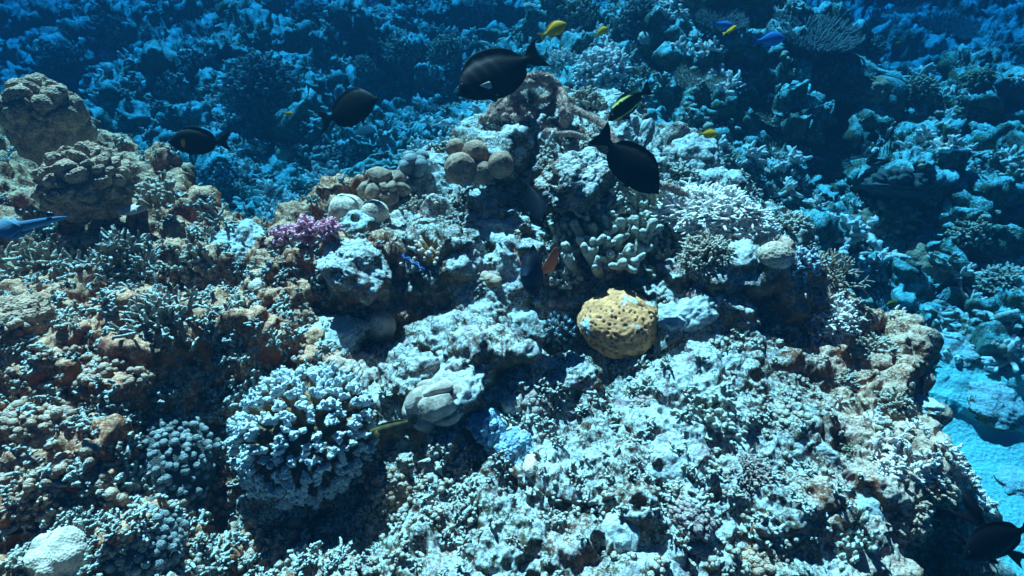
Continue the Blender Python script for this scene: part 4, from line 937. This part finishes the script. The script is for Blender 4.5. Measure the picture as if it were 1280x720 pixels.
fish('dark_tang', 'plain black oval tang facing right over the far cyan floor', 'fish', 'tang', (472, 123), (400, 153), 2.1, 2.15, c_dark, fork=.10, roll=4, zs=1.45)
fish('spotted_tang', 'dark tang facing left with an orange spot behind its gill', 'fish', 'tang', (210, 178), (287, 177), 1.95, 2.0, c_spot, fork=.09, roll=3, zs=1.25)
fish('dark_tang', 'large black tang diving right with its fan tail against the rope', 'fish', 'tang', (823, 242), (748, 166), 1.75, 1.8, c_dark, fork=.03, roll=-8, zs=1.15)
fish('orange_finned_fish', 'dark fish facing the camera with orange side fins spread', 'fish', 'tang', (656, 346), (684, 338), 1.58, 1.79, c_front, zs=1.75, wide=2.3, pec=(.55, .95, .55), peccol=(.62, .13, .05), roll=0, bend=.1)
fish('diving_fish', 'narrow dark fish pointing nose down above the central cave', 'fish', 'tang', (677, 283), (661, 224), 1.7, 1.78, c_dive, roll=35, fork=.08, bend=.15, zs=.85)
fish('dark_tang', 'black tang with spread fins in the bottom right corner over sand', 'fish', 'tang', (1203, 698), (1288, 652), 1.22, 1.24, c_dark, fork=.2, roll=-5, zs=1.1, pec=(.2, .3, -.6), bend=-.1, fins=[((.46, 0, .10), (-.75, .12, 1), (.12, .12, 1), .60, .42), ((.14, 0, .07), (-.9, .1, 1), (-.1, .1, 1), .27, .3), ((.5, 0, -.10), (.45, .1, -1), (1, .1, -.75), .42, .25)])
fish('striped_fish', 'black fish with yellow-green lengthwise stripes swimming down left', 'fish', 'tang', (760, 151), (812, 109), 1.95, 2.05, c_stripe, zs=.78, fork=.02, roll=8)
YG = 'small yellow damselfish'
fish('yellow_damselfish', 'largest yellow fish, top middle, tail towards the striped tang', 'fish', 'damsel', (708, 29), (675, 47), 2.5, 2.52, c_yel, group=YG, zs=1.25)
fish('yellow_damselfish', 'small yellow fish right of the largest one, above the cream bush coral', 'fish', 'damsel', (761, 35), (742, 44), 2.9, 2.92, c_yel, group=YG, zs=1.25)
fish('yellow_damselfish', 'yellow fish facing right above the gully behind the near reef', 'fish', 'damsel', (897, 168), (873, 167), 2.4, 2.42, c_yel, group=YG, zs=1.3)
fish('yellow_damselfish', 'curled yellow fish beside the blue fish on the back outcrop', 'fish', 'damsel', (921, 32), (908, 44), 2.8, 2.86, c_yel, group=YG, bend=.5)
fish('yellow_damselfish', 'tiny yellow fish in open water between the two left tangs', 'fish', 'damsel', (367, 143), (353, 141), 3.0, 3.0, c_yel, group=YG)
fish('olive_fish', 'tiny olive fish in the deep blue gap at upper right', 'fish', 'damsel', (1127, 53), (1117, 56), 3.4, 3.4, c_olive)
fish('olive_fish', 'small olive fish over the wide bluish plate coral', 'fish', 'damsel', (1108, 381), (1125, 377), 2.4, 2.42, c_olive, zs=.8)
fish('blue_fish', 'bright blue deep-bodied fish near the top right outcrop', 'fish', 'damsel', (981, 47), (941, 52), 2.9, 2.92, c_blue, zs=1.3)
fish('blue_fish', 'fainter blue fish behind the curled yellow fish', 'fish', 'damsel', (918, 34), (890, 28), 3.2, 3.2, c_blue)
fish('blue_fish', 'blue fish cut by the top edge left of the middle', 'fish', 'damsel', (478, -4), (458, 4), 3.0, 3.0, c_blue)
fish('black_white_fish', 'tiny black fish with a white tail over the cyan floor', 'fish', 'damsel', (297, 259), (281, 255), 2.6, 2.62, c_bw)
fish('slender_blue_fish', 'long pale blue fish entering at the left edge', 'fish', 'long', (84, 271), (-130, 318), 1.30, 1.25, c_pblue, zs=.85)
t_ = cast(490, 545)[2]
fish('resting_fish', 'slender olive fish lying between cauliflower coral and folded coral', 'fish', 'long', (446, 549), (524, 524), t_*.96, t_*.96, c_brown, zs=1.9, eye=(.06, .01))

# ------------------------------------------------------------------ giant clam with blue mantle
root = bpy.data.objects.new('giant_clam', None); COL.objects.link(root)
loc, nrm, t_ = cast(517, 334)
root.location = atd(517, 330, t_*.97); root.rotation_euler = (R(-25), R(28), R(-15)); S_ = 17*t_/FPX; root.scale = (S_, S_, S_)
tag(root, 'small ribbed clam with bright blue mantle under the ginger antler coral', 'clam')
msh = coral_mat('clam shell', (.30, .27, .22), (.62, .60, .55), .2, .9)
mmn, nt, b = new_mat('clam mantle', .45, .4)
g_ = nt.nodes.new('ShaderNodeTexCoord').outputs['Object']
nt.links.new(mixc(nt, ramp(nt, voro(nt, g_, 7), [(.25, 0), (.5, 1)]), (.01, .05, .18), (.02, .20, .60)), b.inputs['Base Color'])
for sgn in (1, -1):
    nu, nv = 60, 14; u = np.linspace(0, math.pi, nu); V = []
    for lay in (1., .9):
        for q in range(nv):
            v = q/(nv-1); rr_ = 1+.10*np.cos(u*9)*v; V.append(np.stack([np.cos(u)*rr_*(.35+.65*v), sgn*lay*(.55*np.sin(u)*(1-v*.75)*1.+.06)+sgn*.05*np.cos(u*9)*v, (-.6+.6*v+.09*np.cos(u*9)*v)*np.sin(u)**.4*lay], 1))
    V = np.vstack(V); i = np.arange(2*nv*nu).reshape(2*nv, nu); F = np.stack([i[:-1, :-1], i[:-1, 1:], i[1:, 1:], i[1:, :-1]], -1).reshape(-1, 4)
    link('shell', mesh_from('shell', V, [F], {'tip': np.clip(V[:, 2]+.6, 0, 1)}), msh, root)
    us = np.linspace(.15, math.pi-.15, 60); P = np.stack([np.cos(us)*1.03, sgn*(.18+.10*np.cos(us*9)), .07+.09*np.cos(us*9)], 1)
    Vt, Ft, _ = tubes(P[:-1], P[1:]+(P[1:]-P[:-1])*.3, .065, .065, 8, ts=(0, .5, 1.))
    link('mantle', mesh_from('mantle', Vt, Ft), mmn, root)

# ------------------------------------------------------------------ old mooring rope overgrown with fuzzy algae
mrope = coral_mat('fuzzy overgrown rope', (.38, .20, .14), (.92, .68, .58), .1, .8, blotch=.5)
mrope_pale = coral_mat('pale frayed fibres', (.34, .27, .22), (.72, .62, .55), .1, 1.)
def smooth_path(pts, n):
    pts = np.array(pts, float); t = np.linspace(0, len(pts)-1, n); k = np.clip(t.astype(int), 0, len(pts)-2); f = (t-k)[:, None]
    p0, p1, p2, p3 = pts[np.clip(k-1, 0, None)], pts[k], pts[k+1], pts[np.clip(k+2, None, len(pts)-1)]
    return .5*((2*p1)+(-p0+p2)*f+(2*p0-5*p1+4*p2-p3)*f**2+(-p0+3*p1-3*p2+p3)*f**3)
def rope(name, paths, rad, hairs, hl, mat, parent, seed=0, lump=.35):
    rs = np.random.RandomState(seed); parts = []
    for P in paths:
        n = len(P); T = np.gradient(P, axis=0); T /= np.linalg.norm(T, axis=1)[:, None]; a, b_ = frames(T); m = 10
        an = np.arange(m)*2*np.pi/m; tw = np.arange(n)*.25
        r_ = rad*(1+.18*np.cos(3*(an[None]+tw[:, None])))*(1+lump*perlin(P*40)[:, None]); r_[0] *= .2; r_[-1] *= .2
        V = P[:, None]+r_[..., None]*(np.cos(an)[None, :, None]*a[:, None]+np.sin(an)[None, :, None]*b_[:, None])
        i = np.arange(n*m).reshape(n, m); j = np.roll(i, -1, 1); parts.append((V.reshape(-1, 3), np.stack([i[:-1], j[:-1], j[1:], i[1:]], -1).reshape(-1, 4), np.full(n*m, .35)))
        h = int(hairs*n); s_ = rs.randint(1, n-1, h); D = rs.normal(size=(h, 3)); D -= (D*T[s_]).sum(1)[:, None]*T[s_]*.8; D /= np.linalg.norm(D, axis=1)[:, None]
        Q = P[s_]+D*rad*.7; parts.append(tubes(Q, Q+D*(rad*.3+hl*(.3+rs.rand(h)))[:, None]+np.array([0, 0, -.2])*hl, rad*.13, rad*.05, 4, ts=(0, .6, 1.), t0=.3, t1=1.))
    V, F, T_ = cat_mesh(parts); return link(name, mesh_from(name, jitterV(V, rad*.12, 90), F, {'tip': T_}), mat, parent)
root = bpy.data.objects.new('mooring_rope', None); COL.objects.link(root); root.location = atd(640, 150, 2.3)
tag(root, 'tangled old rope furred with pinkish-brown growth on the reef top', 'rope')
inv = np.array(root.location)
def pp(L): return smooth_path([np.array(atd(*q))-inv for q in L], 30*len(L))
tr = cast(800, 196)[2]; tm = cast(725, 178)[2]
leg1 = pp([(690, 118, 2.3), (712, 134, 2.28), (735, 145, 2.22), (755, 156, 2.15), (768, 175, 2.08), (785, 205, 2.02), (812, 228, 2.0), (842, 236, 2.0), (866, 250, 2.02)])
leg2 = pp([(652, 152, 2.3), (664, 164, 2.25), (690, 168, 2.2), (715, 167, 2.18), (733, 173, 2.16)])
rope('rope_leg', [leg1], .0125, 14, .006, mrope, root, 1); rope('rope_leg', [leg2], .009, 14, .005, mrope, root, 2)
rs = np.random.RandomState(5); heap = []
ctr = [(618, 140), (632, 122), (650, 108), (672, 104), (694, 114), (706, 134), (700, 154), (682, 160), (660, 150), (640, 140)]
for s0 in range(6):
    k0 = rs.randint(0, 10); seq = [ctr[(k0+j*(1 if s0 % 2 else -1)) % 10] for j in range(9)]
    heap.append(pp([(x+rs.normal()*7, y+rs.normal()*6, 2.3+rs.normal()*.05) for x, y in seq]))
for s0 in range(3): heap.append(pp([(610+rs.normal()*5+j*16, 150+rs.normal()*9-j*5, 2.3+rs.normal()*.04) for j in range(6)]))
rope('tangle', heap, .0135, 9, .010, mrope, root, 3, .6)
fray = []
for s0 in range(26):
    x, y = 600+rs.rand()*34, 148+rs.rand()*12; a = rs.rand()*2.2+2.2; L = 14+rs.rand()*16
    fray.append(pp([(x+L*q*math.cos(a+q*1.1)/3, y-L*q*math.sin(a+q*.9)/3*.7+q*q*.6, 2.3-.02*q) for q in range(4)])[::4])
rope('frayed_end', fray, .0035, 1.5, .006, mrope_pale, root, 4, .2)
